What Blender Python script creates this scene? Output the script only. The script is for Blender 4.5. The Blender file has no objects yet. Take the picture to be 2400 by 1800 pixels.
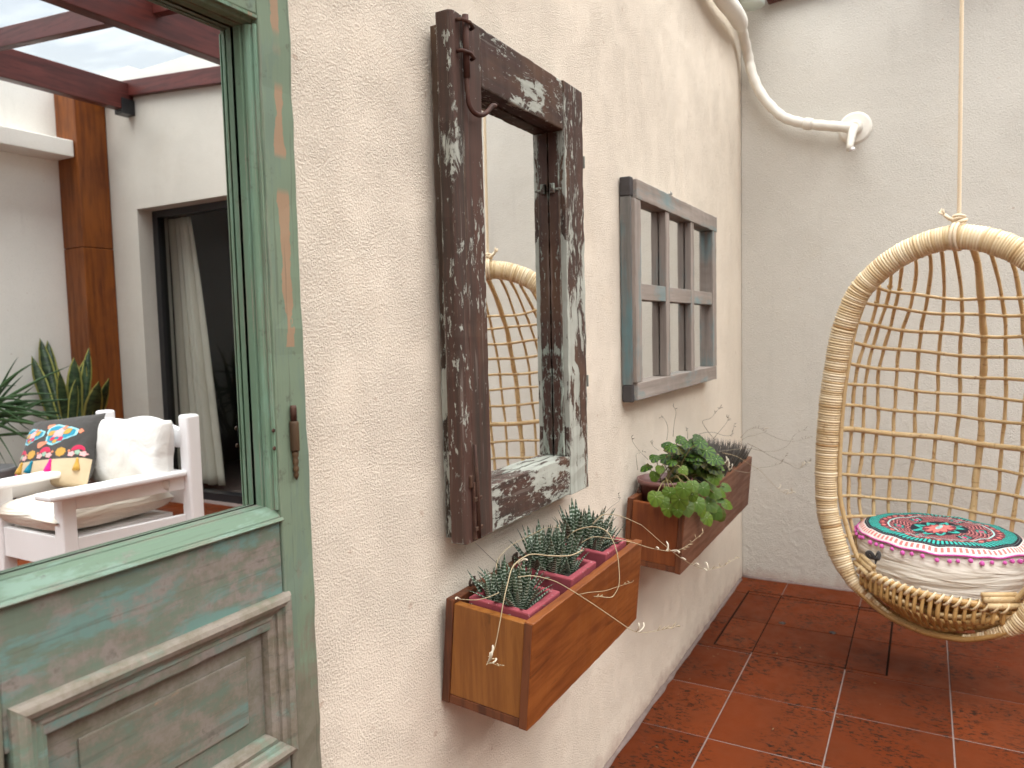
import bpy, bmesh, math, random
from mathutils import Vector, Matrix, noise as mnoise
random.seed(7)
R = random.Random(11)
rad = math.radians
C = bpy.context.scene.collection
SC = bpy.context.scene

# ------------------------------------------------------------------ camera, light, exposure
F_PX = 1745.82; CAM_Z = 1.143
_r = Vector((0.48401584, -0.87472543, -0.02416774)); _u = Vector((0.07425109, 0.01353555, 0.99714771)); _f = Vector((0.87190334, 0.48442977, -0.07150074))
cam = bpy.data.cameras.new('camera'); cam_o = bpy.data.objects.new('camera', cam); C.objects.link(cam_o)
cam.sensor_width = 36.0; cam.lens = 36.0 * F_PX / 2400.0
cam.clip_start = 0.02; cam.clip_end = 500
cam.dof.use_dof = True; cam.dof.focus_distance = 1.25; cam.dof.aperture_fstop = 7.5
mw = Matrix.Identity(4)
for i in range(3):
    mw[i][0] = _r[i]; mw[i][1] = _u[i]; mw[i][2] = -_f[i]
mw[2][3] = CAM_Z
cam_o.matrix_world = mw
SC.camera = cam_o

SUN_EL, SUN_AZ = rad(80), rad(-105)      # azimuth measured from +X towards +Y
w = bpy.data.worlds.new('World'); SC.world = w; w.use_nodes = True
nt = w.node_tree; nt.nodes.clear()
wo = nt.nodes.new('ShaderNodeOutputWorld'); bg = nt.nodes.new('ShaderNodeBackground'); sky = nt.nodes.new('ShaderNodeTexSky')
sky.sky_type = 'NISHITA'; sky.sun_disc = False; sky.sun_elevation = SUN_EL; sky.sun_rotation = rad(90) - SUN_AZ
sky.altitude = 50; sky.air_density = 1.0; sky.dust_density = 2.0; sky.ozone_density = 1.0
tc = nt.nodes.new('ShaderNodeTexCoord'); cn = nt.nodes.new('ShaderNodeTexNoise'); cr = nt.nodes.new('ShaderNodeValToRGB'); cm = nt.nodes.new('ShaderNodeMix')
cm.data_type = 'RGBA'; cn.inputs['Scale'].default_value = 2.6; cn.inputs['Detail'].default_value = 5
cr.color_ramp.elements[0].position = 0.36; cr.color_ramp.elements[1].position = 0.56
cr.color_ramp.elements[0].color = (0.62, 0.62, 0.62, 1); cr.color_ramp.elements[1].color = (0.97, 0.97, 0.97, 1)
nt.links.new(tc.outputs['Generated'], cn.inputs['Vector']); nt.links.new(cn.outputs['Fac'], cr.inputs['Fac'])
nt.links.new(cr.outputs['Color'], cm.inputs[0]); nt.links.new(sky.outputs['Color'], cm.inputs[6])
cm.inputs[7].default_value = (3.7, 4.05, 4.4, 1)
nt.links.new(cm.outputs[2], bg.inputs['Color']); bg.inputs['Strength'].default_value = 0.052
nt.links.new(bg.outputs['Background'], wo.inputs['Surface'])

sl = bpy.data.lights.new('sun', 'SUN'); so = bpy.data.objects.new('sun', sl); C.objects.link(so)
sl.energy = 5.0; sl.angle = rad(100); sl.color = (1.0, 0.965, 0.915)
sd = Vector((math.cos(SUN_EL) * math.cos(SUN_AZ), math.cos(SUN_EL) * math.sin(SUN_AZ), math.sin(SUN_EL)))
so.rotation_euler = sd.to_track_quat('Z', 'Y').to_euler()
so.location = (0, 0, 8)
SC.view_settings.view_transform = 'Standard'; SC.view_settings.look = 'None'
SC.view_settings.gamma = 1.0; SC.view_settings.use_curve_mapping = False
SC.view_settings.exposure = 1.58
SC.render.engine = 'CYCLES'
SC.cycles.max_bounces = 14; SC.cycles.diffuse_bounces = 6; SC.cycles.glossy_bounces = 5; SC.cycles.transparent_max_bounces = 16
SC.cycles.transmission_bounces = 6
SC.cycles.caustics_reflective = False
SC.cycles.sample_clamp_indirect = 6

# ------------------------------------------------------------------ material helpers
class G:
    def __init__(s, name, rough=0.6, spec=0.4):
        s.m = bpy.data.materials.new(name); s.m.use_nodes = True
        s.t = s.m.node_tree; s.b = s.t.nodes['Principled BSDF']; s.out = s.t.nodes['Material Output']
        s.b.inputs['Roughness'].default_value = rough
        s.b.inputs['Specular IOR Level'].default_value = spec
        s.tc = None
    def n(s, typ, **kw):
        x = s.t.nodes.new(typ)
        for k, v in kw.items(): setattr(x, k, v)
        return x
    def put(s, inp, v):
        if isinstance(v, bpy.types.NodeSocket): s.t.links.new(v, inp)
        elif isinstance(v, (tuple, list)) and len(v) == 3 and inp.type == 'RGBA': inp.default_value = (*v, 1)
        else: inp.default_value = v
    def obj(s, scale=(1, 1, 1), shift=True):
        t = s.n('ShaderNodeTexCoord'); v = t.outputs['Object']
        if shift:
            oi = s.n('ShaderNodeObjectInfo'); mm = s.n('ShaderNodeVectorMath', operation='MULTIPLY_ADD')
            cx = s.n('ShaderNodeCombineXYZ'); 
            for k in range(3): s.t.links.new(oi.outputs['Random'], cx.inputs[k])
            s.put(mm.inputs[0], cx.outputs[0]); mm.inputs[1].default_value = (37, 23, 51); s.put(mm.inputs[2], v); v = mm.outputs[0]
        mp = s.n('ShaderNodeMapping'); s.put(mp.inputs['Vector'], v); mp.inputs['Scale'].default_value = scale
        return mp.outputs[0]
    def pos(s, scale=(1, 1, 1)):
        g = s.n('ShaderNodeNewGeometry'); mp = s.n('ShaderNodeMapping'); s.put(mp.inputs['Vector'], g.outputs['Position']); mp.inputs['Scale'].default_value = scale
        return mp.outputs[0]
    def xyz(s, v):
        x = s.n('ShaderNodeSeparateXYZ'); s.put(x.inputs[0], v); return x.outputs
    def uv(s):
        return s.n('ShaderNodeTexCoord').outputs['UV']
    def rnd(s):
        return s.n('ShaderNodeObjectInfo').outputs['Random']
    def noise(s, v, scale, detail=4, rough=0.55, dist=0.0, col=False):
        x = s.n('ShaderNodeTexNoise'); s.put(x.inputs['Vector'], v); x.inputs['Scale'].default_value = scale
        x.inputs['Detail'].default_value = detail; x.inputs['Roughness'].default_value = rough; x.inputs['Distortion'].default_value = dist
        return x.outputs['Color' if col else 'Fac']
    def vor(s, v, scale, feature='F1'):
        x = s.n('ShaderNodeTexVoronoi', feature=feature); s.put(x.inputs['Vector'], v); x.inputs['Scale'].default_value = scale
        return x.outputs['Distance']
    def wave(s, v, scale, dist=2, detail=2, dscale=1, dirn='X', typ='BANDS'):
        x = s.n('ShaderNodeTexWave', wave_type=typ); x.bands_direction = dirn
        s.put(x.inputs['Vector'], v); x.inputs['Scale'].default_value = scale; x.inputs['Distortion'].default_value = dist
        x.inputs['Detail'].default_value = detail; x.inputs['Detail Scale'].default_value = dscale
        return x.outputs['Fac']
    def ramp(s, fac, stops, interp='LINEAR'):
        x = s.n('ShaderNodeValToRGB'); s.put(x.inputs['Fac'], fac); cr = x.color_ramp; cr.interpolation = interp
        def c4(c): return (c, c, c, 1) if isinstance(c, (int, float)) else (*c, 1)
        cr.elements[0].position = stops[0][0]; cr.elements[0].color = c4(stops[0][1])
        cr.elements[1].position = stops[-1][0]; cr.elements[1].color = c4(stops[-1][1])
        for p, c in stops[1:-1]:
            e = cr.elements.new(p); e.color = c4(c)
        return x.outputs['Color']
    def mix(s, f, a, b, mode='MIX'):
        x = s.n('ShaderNodeMix', data_type='RGBA', blend_type=mode); s.put(x.inputs[0], f); s.put(x.inputs[6], a); s.put(x.inputs[7], b)
        return x.outputs[2]
    def math(s, op, a, b=0.0, c=0.0, clamp=False):
        x = s.n('ShaderNodeMath', operation=op); x.use_clamp = clamp
        s.put(x.inputs[0], a); s.put(x.inputs[1], b); s.put(x.inputs[2], c); return x.outputs[0]
    def bump(s, h, strength=0.5, dist=0.002, prev=None):
        x = s.n('ShaderNodeBump'); s.put(x.inputs['Height'], h); x.inputs['Strength'].default_value = strength; x.inputs['Distance'].default_value = dist
        if prev is not None: s.put(x.inputs['Normal'], prev)
        s.put(s.b.inputs['Normal'], x.outputs[0]); return x.outputs[0]
    def edge(s, r, a=0.86, b=0.985):
        bv = s.n('ShaderNodeBevel'); bv.samples = 4; bv.inputs['Radius'].default_value = r; ge = s.n('ShaderNodeNewGeometry')
        d = s.n('ShaderNodeVectorMath', operation='DOT_PRODUCT'); s.put(d.inputs[0], bv.outputs[0]); s.put(d.inputs[1], ge.outputs['Normal'])
        return s.ramp(d.outputs['Value'], [(a, 1.0), (b, 0.0)])
    def col(s, c): s.put(s.b.inputs['Base Color'], c)
    def rough(s, r): s.put(s.b.inputs['Roughness'], r)

def stucco(name, base, coarse, depth, blot=0.10, lumps=0.0):
    g = G(name, 0.93, 0.12); p = g.pos()
    n1 = g.noise(p, coarse, 4, 0.6, 0.25); n2 = g.noise(p, coarse * 2.3, 3, 0.6); n3 = g.noise(p, 2.2, 5, 0.62); n4 = g.noise(p, coarse * 0.42, 3, 0.55, 0.4)
    lo = g.noise(p, 13, 3, 0.55); amp = g.ramp(lo, [(0.32, 0.45), (0.62, 1.0)])
    h = g.math('ADD', g.math('MULTIPLY', g.ramp(n1, [(0.40, 0.0), (0.66, 1.0)]), 0.62), g.math('MULTIPLY', n2, 0.36))
    h = g.math('MULTIPLY', g.math('ADD', h, g.math('MULTIPLY', n4, 0.38)), amp)
    h = g.math('ADD', h, g.math('MULTIPLY', g.noise(p, 7, 3, 0.5), 1.3))
    z = g.xyz(p)[2]
    if lumps:
        m = g.ramp(z, [(0.25, 1.0), (0.95, 0.0)]); m.node.inputs['Fac'].default_value = 0; g.put(m.node.inputs['Fac'], z)
        h = g.math('ADD', h, g.math('MULTIPLY', g.math('MULTIPLY', g.noise(p, 24, 4, 0.6, 0.8), m), lumps))
    c = g.mix(g.ramp(n3, [(0.35, 0.0), (0.7, 1.0)]), tuple(x * (1 - blot) for x in base), base)
    c = g.mix(g.ramp(g.noise(p, 5.5, 5, 0.65), [(0.55, 0.0), (0.75, 0.30)]), c, tuple(x * k for x, k in zip(base, (0.90, 0.86, 0.80))))
    c = g.mix(g.ramp(n1, [(0.30, 0.22), (0.46, 0.0)]), c, tuple(x * 0.55 for x in base))
    c = g.mix(g.ramp(g.noise(g.pos((1, 1, 0.12)), 16, 4, 0.6), [(0.60, 0.0), (0.78, 0.24)]), c, tuple(x * 0.70 for x in base))
    sp = g.noise(p, 37, 2, 0.4)
    c = g.mix(g.ramp(sp, [(0.765, 0.0), (0.79, 0.4)]), c, (0.42, 0.26, 0.17))
    dirt = g.math('MULTIPLY', g.ramp(g.math('ADD', z, g.math('MULTIPLY', g.math('SUBTRACT', g.noise(p, 20, 4, 0.6), 0.5), 0.12)), [(0.0, 1.0), (0.055, 0.0)]), 0.55)
    c = g.mix(dirt, c, (0.36, 0.22, 0.18))
    g.col(c); g.bump(h, 0.9, depth); return g.m

def paint(name, col, rough=0.4, var=0.06, bumpd=0.0008, sc=22):
    g = G(name, rough); p = g.obj(); n = g.noise(p, sc, 4, 0.6)
    g.col(g.mix(n, tuple(x * (1 - var) for x in col), tuple(min(1, x * (1 + var)) for x in col)))
    g.bump(g.noise(p, sc * 6, 3), 0.35, bumpd); return g.m

def varnish(name, c1, c2, c3, axis='X', rough=0.32, fine=60, knots=False):
    g = G(name, rough, 0.34)
    k = {'X': (0.10, 1, 1), 'Y': (1, 0.10, 1), 'Z': (1, 1, 0.08)}[axis]
    p = g.obj(k)
    a = g.noise(p, 9, 5, 0.6, 1.4); b = g.noise(p, fine, 4, 0.6, 0.2); bl = g.noise(g.obj(), 7, 3, 0.5)
    c = g.mix(g.ramp(a, [(0.32, 0.0), (0.68, 1.0)]), c1, c2)
    c = g.mix(g.ramp(b, [(0.44, 0.0), (0.64, 0.8)]), c, c3)
    c = g.mix(g.ramp(g.noise(g.obj(k), 26, 6, 0.7, 2.2), [(0.60, 0.0), (0.66, 0.55)]), c, tuple(x * 0.45 for x in c3))
    c = g.mix(g.ramp(bl, [(0.55, 0.0), (0.75, 0.55)]), c, c3)
    g.col(c); g.rough(g.ramp(b, [(0.3, rough - 0.06), (0.7, rough + 0.16)])); g.bump(b, 0.25, 0.0006); return g.m

def peel(name, axis='Z', bias=0.0, zl=None, base1=(0.085, 0.044, 0.034), base2=(0.044, 0.033, 0.027), flake=(0.42, 0.43, 0.375), soft=0.018):
    """old brown paint over pale grey paint: flakes of the grey show in drawn-out islands"""
    g = G(name, 0.66, 0.18)
    k = {'X': (0.42, 1, 1), 'Y': (1, 1, 1), 'Z': (1, 1, 0.32)}[axis]
    k2 = {'X': (0.05, 1, 1), 'Y': (1, 1, 1), 'Z': (1, 1, 0.04)}[axis]
    p = g.obj(k); pg = g.obj(k2)
    n1 = g.noise(p, 36, 10, 0.72, 0.5); n2 = g.noise(p, 10, 3, 0.55); gr = g.noise(pg, 55, 5, 0.65)
    f = g.math('ADD', g.math('MULTIPLY', n1, 0.62), g.math('MULTIPLY', n2, 0.62))
    f = g.math('ADD', f, bias)
    if zl:
        z = g.xyz(g.pos())[2]
        f = g.math('ADD', f, g.math('MULTIPLY', g.math('SUBTRACT', zl[0], z), zl[1]))
    f = g.math('ADD', f, g.math('MULTIPLY', g.math('SUBTRACT', gr, 0.5), 0.12))
    ed = g.edge(0.005)
    f = g.math('ADD', f, g.math('MULTIPLY', ed, 0.07))
    mask = g.ramp(f, [(0.70, 0.0), (0.70 + soft, 1.0)])
    f2 = g.math('ADD', g.math('MULTIPLY', g.noise(g.obj(k), 125, 5, 0.7, 0.3), 0.8), g.math('MULTIPLY', g.noise(p, 16, 3, 0.5), 0.45))
    f2 = g.math('ADD', f2, bias * 0.4)
    mask = g.math('MAXIMUM', mask, g.math('MULTIPLY', g.ramp(f2, [(0.735, 0.0), (0.755, 1.0)]), 0.9))
    rust = g.noise(g.obj(k), 6, 4, 0.6)
    c = g.mix(g.ramp(gr, [(0.35, 0.0), (0.65, 1.0)]), base2, base1)
    c = g.mix(g.ramp(rust, [(0.55, 0.0), (0.72, 0.6)]), c, (0.16, 0.085, 0.045))
    c = g.mix(g.ramp(g.noise(pg, 120, 3), [(0.63, 0.0), (0.68, 0.30)]), c, (0.26, 0.22, 0.19))
    c = g.mix(g.math('MULTIPLY', ed, g.ramp(g.noise(g.obj(k), 60, 4, 0.7), [(0.42, 0.0), (0.62, 0.8)])), c, (0.22, 0.15, 0.10))
    fc = g.mix(g.ramp(gr, [(0.3, 0.0), (0.7, 1.0)]), tuple(x * 0.66 for x in flake), flake)
    g.col(g.mix(mask, c, fc)); g.rough(g.ramp(n2, [(0.3, 0.5), (0.7, 0.75)]))
    h = g.math('ADD', g.math('MULTIPLY', mask, 0.7), g.math('MULTIPLY', gr, 0.7))
    g.bump(h, 0.7, 0.0016); return g.m

def oldgreen(name, axis='Z', wear=0.0, green=(0.125, 0.23, 0.135), teal=(0.15, 0.31, 0.25), brown=(0.15, 0.125, 0.095), brown2=(0.20, 0.165, 0.15), zl=None, stripx=None):
    g = G(name, 0.62, 0.18)
    k = {'X': (0.28, 1, 1), 'Z': (1, 1, 0.2)}[axis]; k2 = {'X': (0.04, 1, 1), 'Z': (1, 1, 0.03)}[axis]
    p = g.obj(k); pg = g.obj(k2); po = g.obj()
    n1 = g.noise(p, 9, 8, 0.66, 0.4); n2 = g.noise(p, 21, 7, 0.66, 0.3); gr = g.noise(pg, 60, 5, 0.65); n3 = g.noise(po, 38, 7, 0.7)
    f = g.math('ADD', g.math('ADD', g.math('MULTIPLY', n1, 0.7), g.math('MULTIPLY', n3, 0.3)), wear)
    if zl: f = g.math('ADD', f, g.math('MULTIPLY', g.math('SUBTRACT', zl[0], g.xyz(g.pos())[2]), zl[1]))
    f = g.math('ADD', f, g.math('MULTIPLY', g.math('SUBTRACT', gr, 0.5), 0.2))
    c = g.mix(g.ramp(n2, [(0.50, 0.0), (0.56, 1.0)]), green, teal)
    bc = g.mix(g.ramp(n3, [(0.4, 0.0), (0.62, 1.0)]), brown, brown2)
    c = g.mix(g.ramp(f, [(0.50, 0.0), (0.58, 0.88)]), c, bc)
    f2 = g.math('ADD', g.math('MULTIPLY', g.noise(p, 12, 7, 0.65, 0.2), 1.0), g.math('MULTIPLY', g.math('SUBTRACT', gr, 0.5), 0.3))
    c = g.mix(g.ramp(f2, [(0.67, 0.0), (0.695, 0.85)]), c, (0.33, 0.20, 0.13))
    if stripx:      # a long bare strip running up the board
        x = g.xyz(g.pos())[0]; zz = g.xyz(g.pos())[2]
        d = g.math('ABSOLUTE', g.math('SUBTRACT', x, stripx[0]))
        d = g.math('ADD', d, g.math('MULTIPLY', g.math('SUBTRACT', g.noise(g.obj((1, 1, 0.5)), 26, 5, 0.6), 0.5), 0.030))
        on = g.math('MULTIPLY', g.math('LESS_THAN', d, stripx[1]), g.ramp(g.noise(g.pos((0, 0, 1)), 7, 2), [(0.47, 0.0), (0.5, 1.0)]))
        on = g.math('MULTIPLY', on, g.math('GREATER_THAN', zz, 1.13))
        c = g.mix(g.math('MULTIPLY', on, 0.8), c, (0.33, 0.20, 0.125))
    c = g.mix(g.ramp(n3, [(0.60, 0.0), (0.68, 0.5)]), c, (0.075, 0.07, 0.055))
    c = g.mix(g.math('MULTIPLY', g.edge(0.004), g.ramp(g.noise(p, 40, 5, 0.7), [(0.45, 0.0), (0.60, 0.75)])), c, (0.27, 0.22, 0.175))
    c = g.mix(g.ramp(g.noise(pg, 150, 3, 0.6), [(0.60, 0.0), (0.66, 0.35)]), c, (0.07, 0.07, 0.055))
    g.col(c); g.bump(g.math('ADD', gr, g.math('MULTIPLY', n2, 0.5)), 0.5, 0.0010); g.rough(g.ramp(n1, [(0.3, 0.5), (0.7, 0.72)])); return g.m

def simple(name, col, rough=0.5, metal=0.0, spec=0.5):
    g = G(name, rough, spec); g.col(col); g.b.inputs['Metallic'].default_value = metal; return g.m

def leafmat(name, fn, rough=0.42):
    g = G(name, rough, 0.4); fn(g); return g.m

M = {}
M['wallA'] = stucco('cream_coarse_stucco', (0.80, 0.708, 0.59), 285, 0.0028)
M['wallB'] = stucco('cream_stucco', (0.60, 0.575, 0.52), 165, 0.0019, 0.08, 3.0)
M['wallC'] = stucco('pale_stucco', (0.86, 0.85, 0.80), 170, 0.0010, 0.06)
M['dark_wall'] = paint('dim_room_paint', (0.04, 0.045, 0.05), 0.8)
g = G('grout', 0.9, 0.2); g.col(g.mix(g.noise(g.pos(), 40, 4), (0.14, 0.10, 0.09), (0.27, 0.21, 0.19))); g.bump(g.noise(g.pos(), 300, 3), 0.5, 0.002); M['grout'] = g.m
def tile(name, dark=1.0):
    g = G(name, 0.55, 0.08); po = g.obj(); pw = g.pos()
    r = g.rnd()
    c = g.ramp(r, [(0.0, (0.094 * dark, 0.0180 * dark, 0.0044 * dark)), (0.5, (0.118 * dark, 0.0235 * dark, 0.0058 * dark)), (1.0, (0.145 * dark, 0.0310 * dark, 0.0084 * dark))])
    c = g.mix(g.ramp(g.noise(pw, 5, 5, 0.6), [(0.4, 0.0), (0.7, 0.45)]), c, (0.070, 0.020, 0.008))
    sc = g.noise(g.pos((1, 0.55, 1)), 95, 6, 0.7, 0.4); cl = g.noise(pw, 5.5, 2, 0.5)
    m = g.math('MULTIPLY', g.ramp(sc, [(0.525, 0.0), (0.575, 0.95)]), g.ramp(cl, [(0.43, 0.0), (0.56, 1.0)]))
    c = g.mix(m, c, (0.016, 0.008, 0.005))
    c = g.mix(g.ramp(g.noise(pw, 210, 2), [(0.70, 0.0), (0.74, 0.3)]), c, (0.13, 0.05, 0.03))
    g.col(c); g.rough(g.ramp(g.noise(pw, 14, 4), [(0.3, 0.36), (0.7, 0.58)])); g.bump(g.noise(pw, 60, 4), 0.25, 0.0012); return g.m
M['tile'] = tile('terracotta_tile')
M['mirror'] = simple('mirror_silver', (0.90, 0.91, 0.90), 0.0, 1.0)
M['rust'] = peel('rusty_iron', 'Z', -0.16, base1=(0.075, 0.03, 0.022), base2=(0.03, 0.017, 0.014), flake=(0.20, 0.13, 0.09))
M['brass_old'] = peel('painted_rusty_hinge', 'Z', -0.02, base1=(0.085, 0.05, 0.025), base2=(0.05, 0.03, 0.018), flake=(0.15, 0.15, 0.09))
M['hookplate'] = paint('dull_painted_steel', (0.27, 0.27, 0.235), 0.5, 0.3)
M['steel'] = simple('dull_steel', (0.32, 0.31, 0.29), 0.45, 0.7)
M['black'] = simple('black_steel', (0.012, 0.012, 0.014), 0.4)
# brown frame
M['peel_stile'] = peel('peeling_brown_left', 'Z', -0.004, (1.25, 0.13))
M['peel_stile_r'] = peel('peeling_brown_right', 'Z', 0.042, (1.2, 0.16))
M['peel_side'] = peel('peeling_brown_edge', 'Z', 0.030, (1.05, 0.20), base1=(0.075, 0.05, 0.037), base2=(0.035, 0.024, 0.018))
M['peel_top'] = peel('peeling_brown_head', 'X', 0.005, None, base1=(0.066, 0.036, 0.029), base2=(0.040, 0.027, 0.022))
M['peel_bot'] = peel('peeling_brown_foot', 'X', 0.118, None)
M['peel_jamb'] = peel('peeling_brown_jamb', 'Z', 0.055, (1.2, 0.06), flake=(0.36, 0.40, 0.34))
# old green door
M['green'] = oldgreen('old_green_paint', 'Z', -0.065, green=(0.16, 0.21, 0.145), teal=(0.145, 0.195, 0.145), brown=(0.135, 0.12, 0.085), brown2=(0.18, 0.155, 0.12), zl=(1.10, 0.42), stripx=(0.652, 0.0065))
M['green_mould'] = oldgreen('old_green_moulding', 'Z', -0.09, green=(0.16, 0.25, 0.17), teal=(0.18, 0.29, 0.21))
M['green_sill'] = oldgreen('old_green_sill', 'X', -0.02, green=(0.14, 0.205, 0.145), teal=(0.185, 0.27, 0.215), brown=(0.15, 0.15, 0.115), brown2=(0.21, 0.21, 0.18))
M['green_rail'] = oldgreen('old_green_rail', 'X', 0.055, green=(0.13, 0.165, 0.125), teal=(0.13, 0.215, 0.19), brown=(0.15, 0.13, 0.10), brown2=(0.235, 0.195, 0.175))
M['green_bolection'] = oldgreen('old_green_bolection', 'X', 0.075, green=(0.15, 0.20, 0.15), teal=(0.18, 0.27, 0.235), brown=(0.155, 0.125, 0.09), brown2=(0.25, 0.205, 0.175))
M['green_panel'] = oldgreen('old_green_panel', 'X', 0.085, green=(0.12, 0.155, 0.12), teal=(0.13, 0.20, 0.175), brown=(0.14, 0.12, 0.085), brown2=(0.215, 0.18, 0.155))
# grey blue window
def greyteal(name, axis):
    g = G(name, 0.65, 0.25); k2 = {'X': (0.05, 1, 1), 'Z': (1, 1, 0.05)}[axis]; k = {'X': (0.25, 1, 1), 'Z': (1, 1, 0.25)}[axis]
    gr = g.noise(g.obj(k2), 45, 5, 0.65); n = g.noise(g.obj(k), 17, 6, 0.62, 0.3); n2 = g.noise(g.obj(k), 7, 4, 0.6)
    c = g.mix(g.ramp(gr, [(0.3, 0.0), (0.7, 1.0)]), (0.20, 0.165, 0.14), (0.35, 0.30, 0.265))
    c = g.mix(g.ramp(n2, [(0.5, 0.0), (0.75, 0.5)]), c, (0.17, 0.145, 0.13))
    c = g.mix(g.ramp(n, [(0.52, 0.0), (0.68, 0.75)]), c, (0.135, 0.245, 0.26))
    g.col(c); g.bump(gr, 0.5, 0.001); return g.m
M['gt_x'] = greyteal('weathered_teal_rail', 'X'); M['gt_z'] = greyteal('weathered_teal_stile', 'Z')
g = G('weathered_teal_edge', 0.7, 0.2); gr = g.noise(g.obj((1, 1, 0.05)), 50, 5, 0.65)
c = g.mix(g.ramp(gr, [(0.3, 0.0), (0.7, 1.0)]), (0.10, 0.10, 0.095), (0.20, 0.19, 0.175))
c = g.mix(g.ramp(g.noise(g.obj((1, 1, 0.2)), 14, 5, 0.6), [(0.48, 0.0), (0.60, 0.8)]), c, (0.10, 0.185, 0.20)); g.col(c); g.bump(gr, 0.5, 0.001); M['gt_e'] = g.m
M['charred'] = paint('dark_weathered_end', (0.05, 0.045, 0.045), 0.7, 0.4)
# planters
M['pl_front'] = varnish('varnished_planter_front', (0.185, 0.054, 0.012), (0.245, 0.078, 0.019), (0.12, 0.030, 0.007), 'X', 0.36)
M['pl_end'] = varnish('varnished_planter_end', (0.225, 0.082, 0.016), (0.27, 0.105, 0.022), (0.17, 0.056, 0.011), 'Z', 0.34, 90)
M['pl_dark'] = varnish('varnished_planter_end_grain', (0.115, 0.034, 0.013), (0.165, 0.055, 0.02), (0.05, 0.016, 0.008), 'Z', 0.42)
M['pl2_front'] = varnish('dull_planter_front', (0.14, 0.056, 0.028), (0.165, 0.068, 0.034), (0.105, 0.038, 0.019), 'X', 0.5)
M['pl2_end'] = varnish('red_planter_end', (0.17, 0.044, 0.010), (0.205, 0.058, 0.014), (0.115, 0.027, 0.007), 'Z', 0.36, 80)
g = G('pink_painted_cement', 0.8, 0.2); p = g.obj(); c = g.mix(g.noise(p, 25, 6, 0.6), (0.21, 0.04, 0.052), (0.29, 0.066, 0.08)); c = g.mix(g.ramp(g.noise(p, 120, 3), [(0.66, 0), (0.7, 0.5)]), c, (0.55, 0.35, 0.35)); g.col(c); g.bump(g.noise(p, 160, 4), 0.6, 0.0012); M['pot'] = g.m
M['brownpot'] = simple('brown_plastic', (0.155, 0.065, 0.058), 0.42)
g = G('dark_soil', 0.95, 0.1); p = g.obj(); g.col(g.mix(g.noise(p, 90, 5, 0.7), (0.012, 0.010, 0.009), (0.09, 0.08, 0.07))); g.bump(g.noise(p, 120, 5), 1, 0.006); M['soil'] = g.m
M['cover_dirt'] = simple('black_joint_dirt', (0.022, 0.014, 0.011), 1.0, 0.0, 0.0)
# plants
def zebra(g):
    u = g.xyz(g.uv()); rn = g.rnd()
    v = g.math('ADD', u[1], g.math('MULTIPLY', g.noise(g.uv(), 9, 2), 0.035))
    st = g.math('FRACT', g.math('ADD', g.math('MULTIPLY', v, 12.0), rn))
    side = g.math('LESS_THAN', g.math('ABSOLUTE', g.math('SUBTRACT', u[0], 0.5)), 0.47)
    m = g.math('MULTIPLY', g.ramp(st, [(0.60, 0.0), (0.70, 0.9)]), side)
    m = g.math('MULTIPLY', m, g.ramp(u[1], [(0.05, 0.7), (0.30, 1.0), (0.82, 0.8), (0.98, 0.1)]))
    base = g.ramp(rn, [(0, (0.016, 0.036, 0.016)), (0.5, (0.026, 0.054, 0.020)), (0.85, (0.03, 0.055, 0.026)), (1, (0.075, 0.06, 0.03))])
    g.col(g.mix(m, base, (0.38, 0.42, 0.35))); g.bump(m, 0.4, 0.0008)
M['zebra'] = leafmat('zebra_banded_leaf', zebra, 0.5)
def begonia(g, pale=False):
    u = g.xyz(g.uv()); x = g.math('SUBTRACT', u[0], 0.5); y = g.math('SUBTRACT', u[1], 0.5)
    rr = g.math('SQRT', g.math('ADD', g.math('MULTIPLY', x, x), g.math('MULTIPLY', y, y))); an = g.math('ARCTAN2', y, x)
    rn = g.rnd()
    f = g.math('ABSOLUTE', g.math('SUBTRACT', g.math('FRACT', g.math('MULTIPLY', an, 8 / 6.2832)), 0.5))
    wv = g.math('ADD', g.math('MULTIPLY', g.noise(g.uv(), 11, 3), 0.26), 0.05 if not pale else 0.0)
    dark = g.math('LESS_THAN', f, g.math('ADD', wv, 0.02))
    dk = g.math('MULTIPLY', dark, g.ramp(rn, [(0.2, 0.30), (1.0, 0.10)] if pale else [(0.22, 1.0), (0.9, 0.85)]))
    base = g.ramp(rn, [(0, (0.09, 0.14, 0.014)), (0.5, (0.065, 0.115, 0.013)), (0.85, (0.05, 0.098, 0.02)), (1, (0.11, 0.085, 0.015))] if pale else [(0, (0.055, 0.115, 0.007)), (0.6, (0.04, 0.09, 0.008)), (0.85, (0.035, 0.075, 0.02)), (1, (0.085, 0.06, 0.010))])
    vein = g.math('GREATER_THAN', f, 0.47)
    c = g.mix(dk, base, (0.006, 0.020, 0.007)); c = g.mix(g.math('MULTIPLY', vein, 0.25), c, (0.13, 0.20, 0.05))
    c = g.mix(g.ramp(rr, [(0.02, 1.0), (0.04, 0.0)]), c, (0.34, 0.38, 0.22))
    rim = g.math('GREATER_THAN', rr, 0.45)
    c = g.mix(g.math('MULTIPLY', rim, 0.3), c, (0.14, 0.09, 0.03))
    g.col(c); g.bump(f, 0.5, 0.002); g.b.inputs['Specular IOR Level'].default_value = 0.18
M['begonia'] = leafmat('begonia_leaf', begonia, 0.45)
M['begonia_pale'] = leafmat('begonia_leaf_pale', lambda g: begonia(g, True), 0.42)
M['stem'] = simple('pale_green_brown_stem', (0.16, 0.13, 0.045), 0.6)
M['stalk'] = paint('dry_straw_stalk', (0.36, 0.285, 0.175), 0.7, 0.2)
M['stalk_dark'] = paint('dry_grey_stalk', (0.20, 0.165, 0.12), 0.7, 0.2)
M['flower'] = simple('pale_papery_flower', (0.52, 0.46, 0.36), 0.6)
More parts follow.
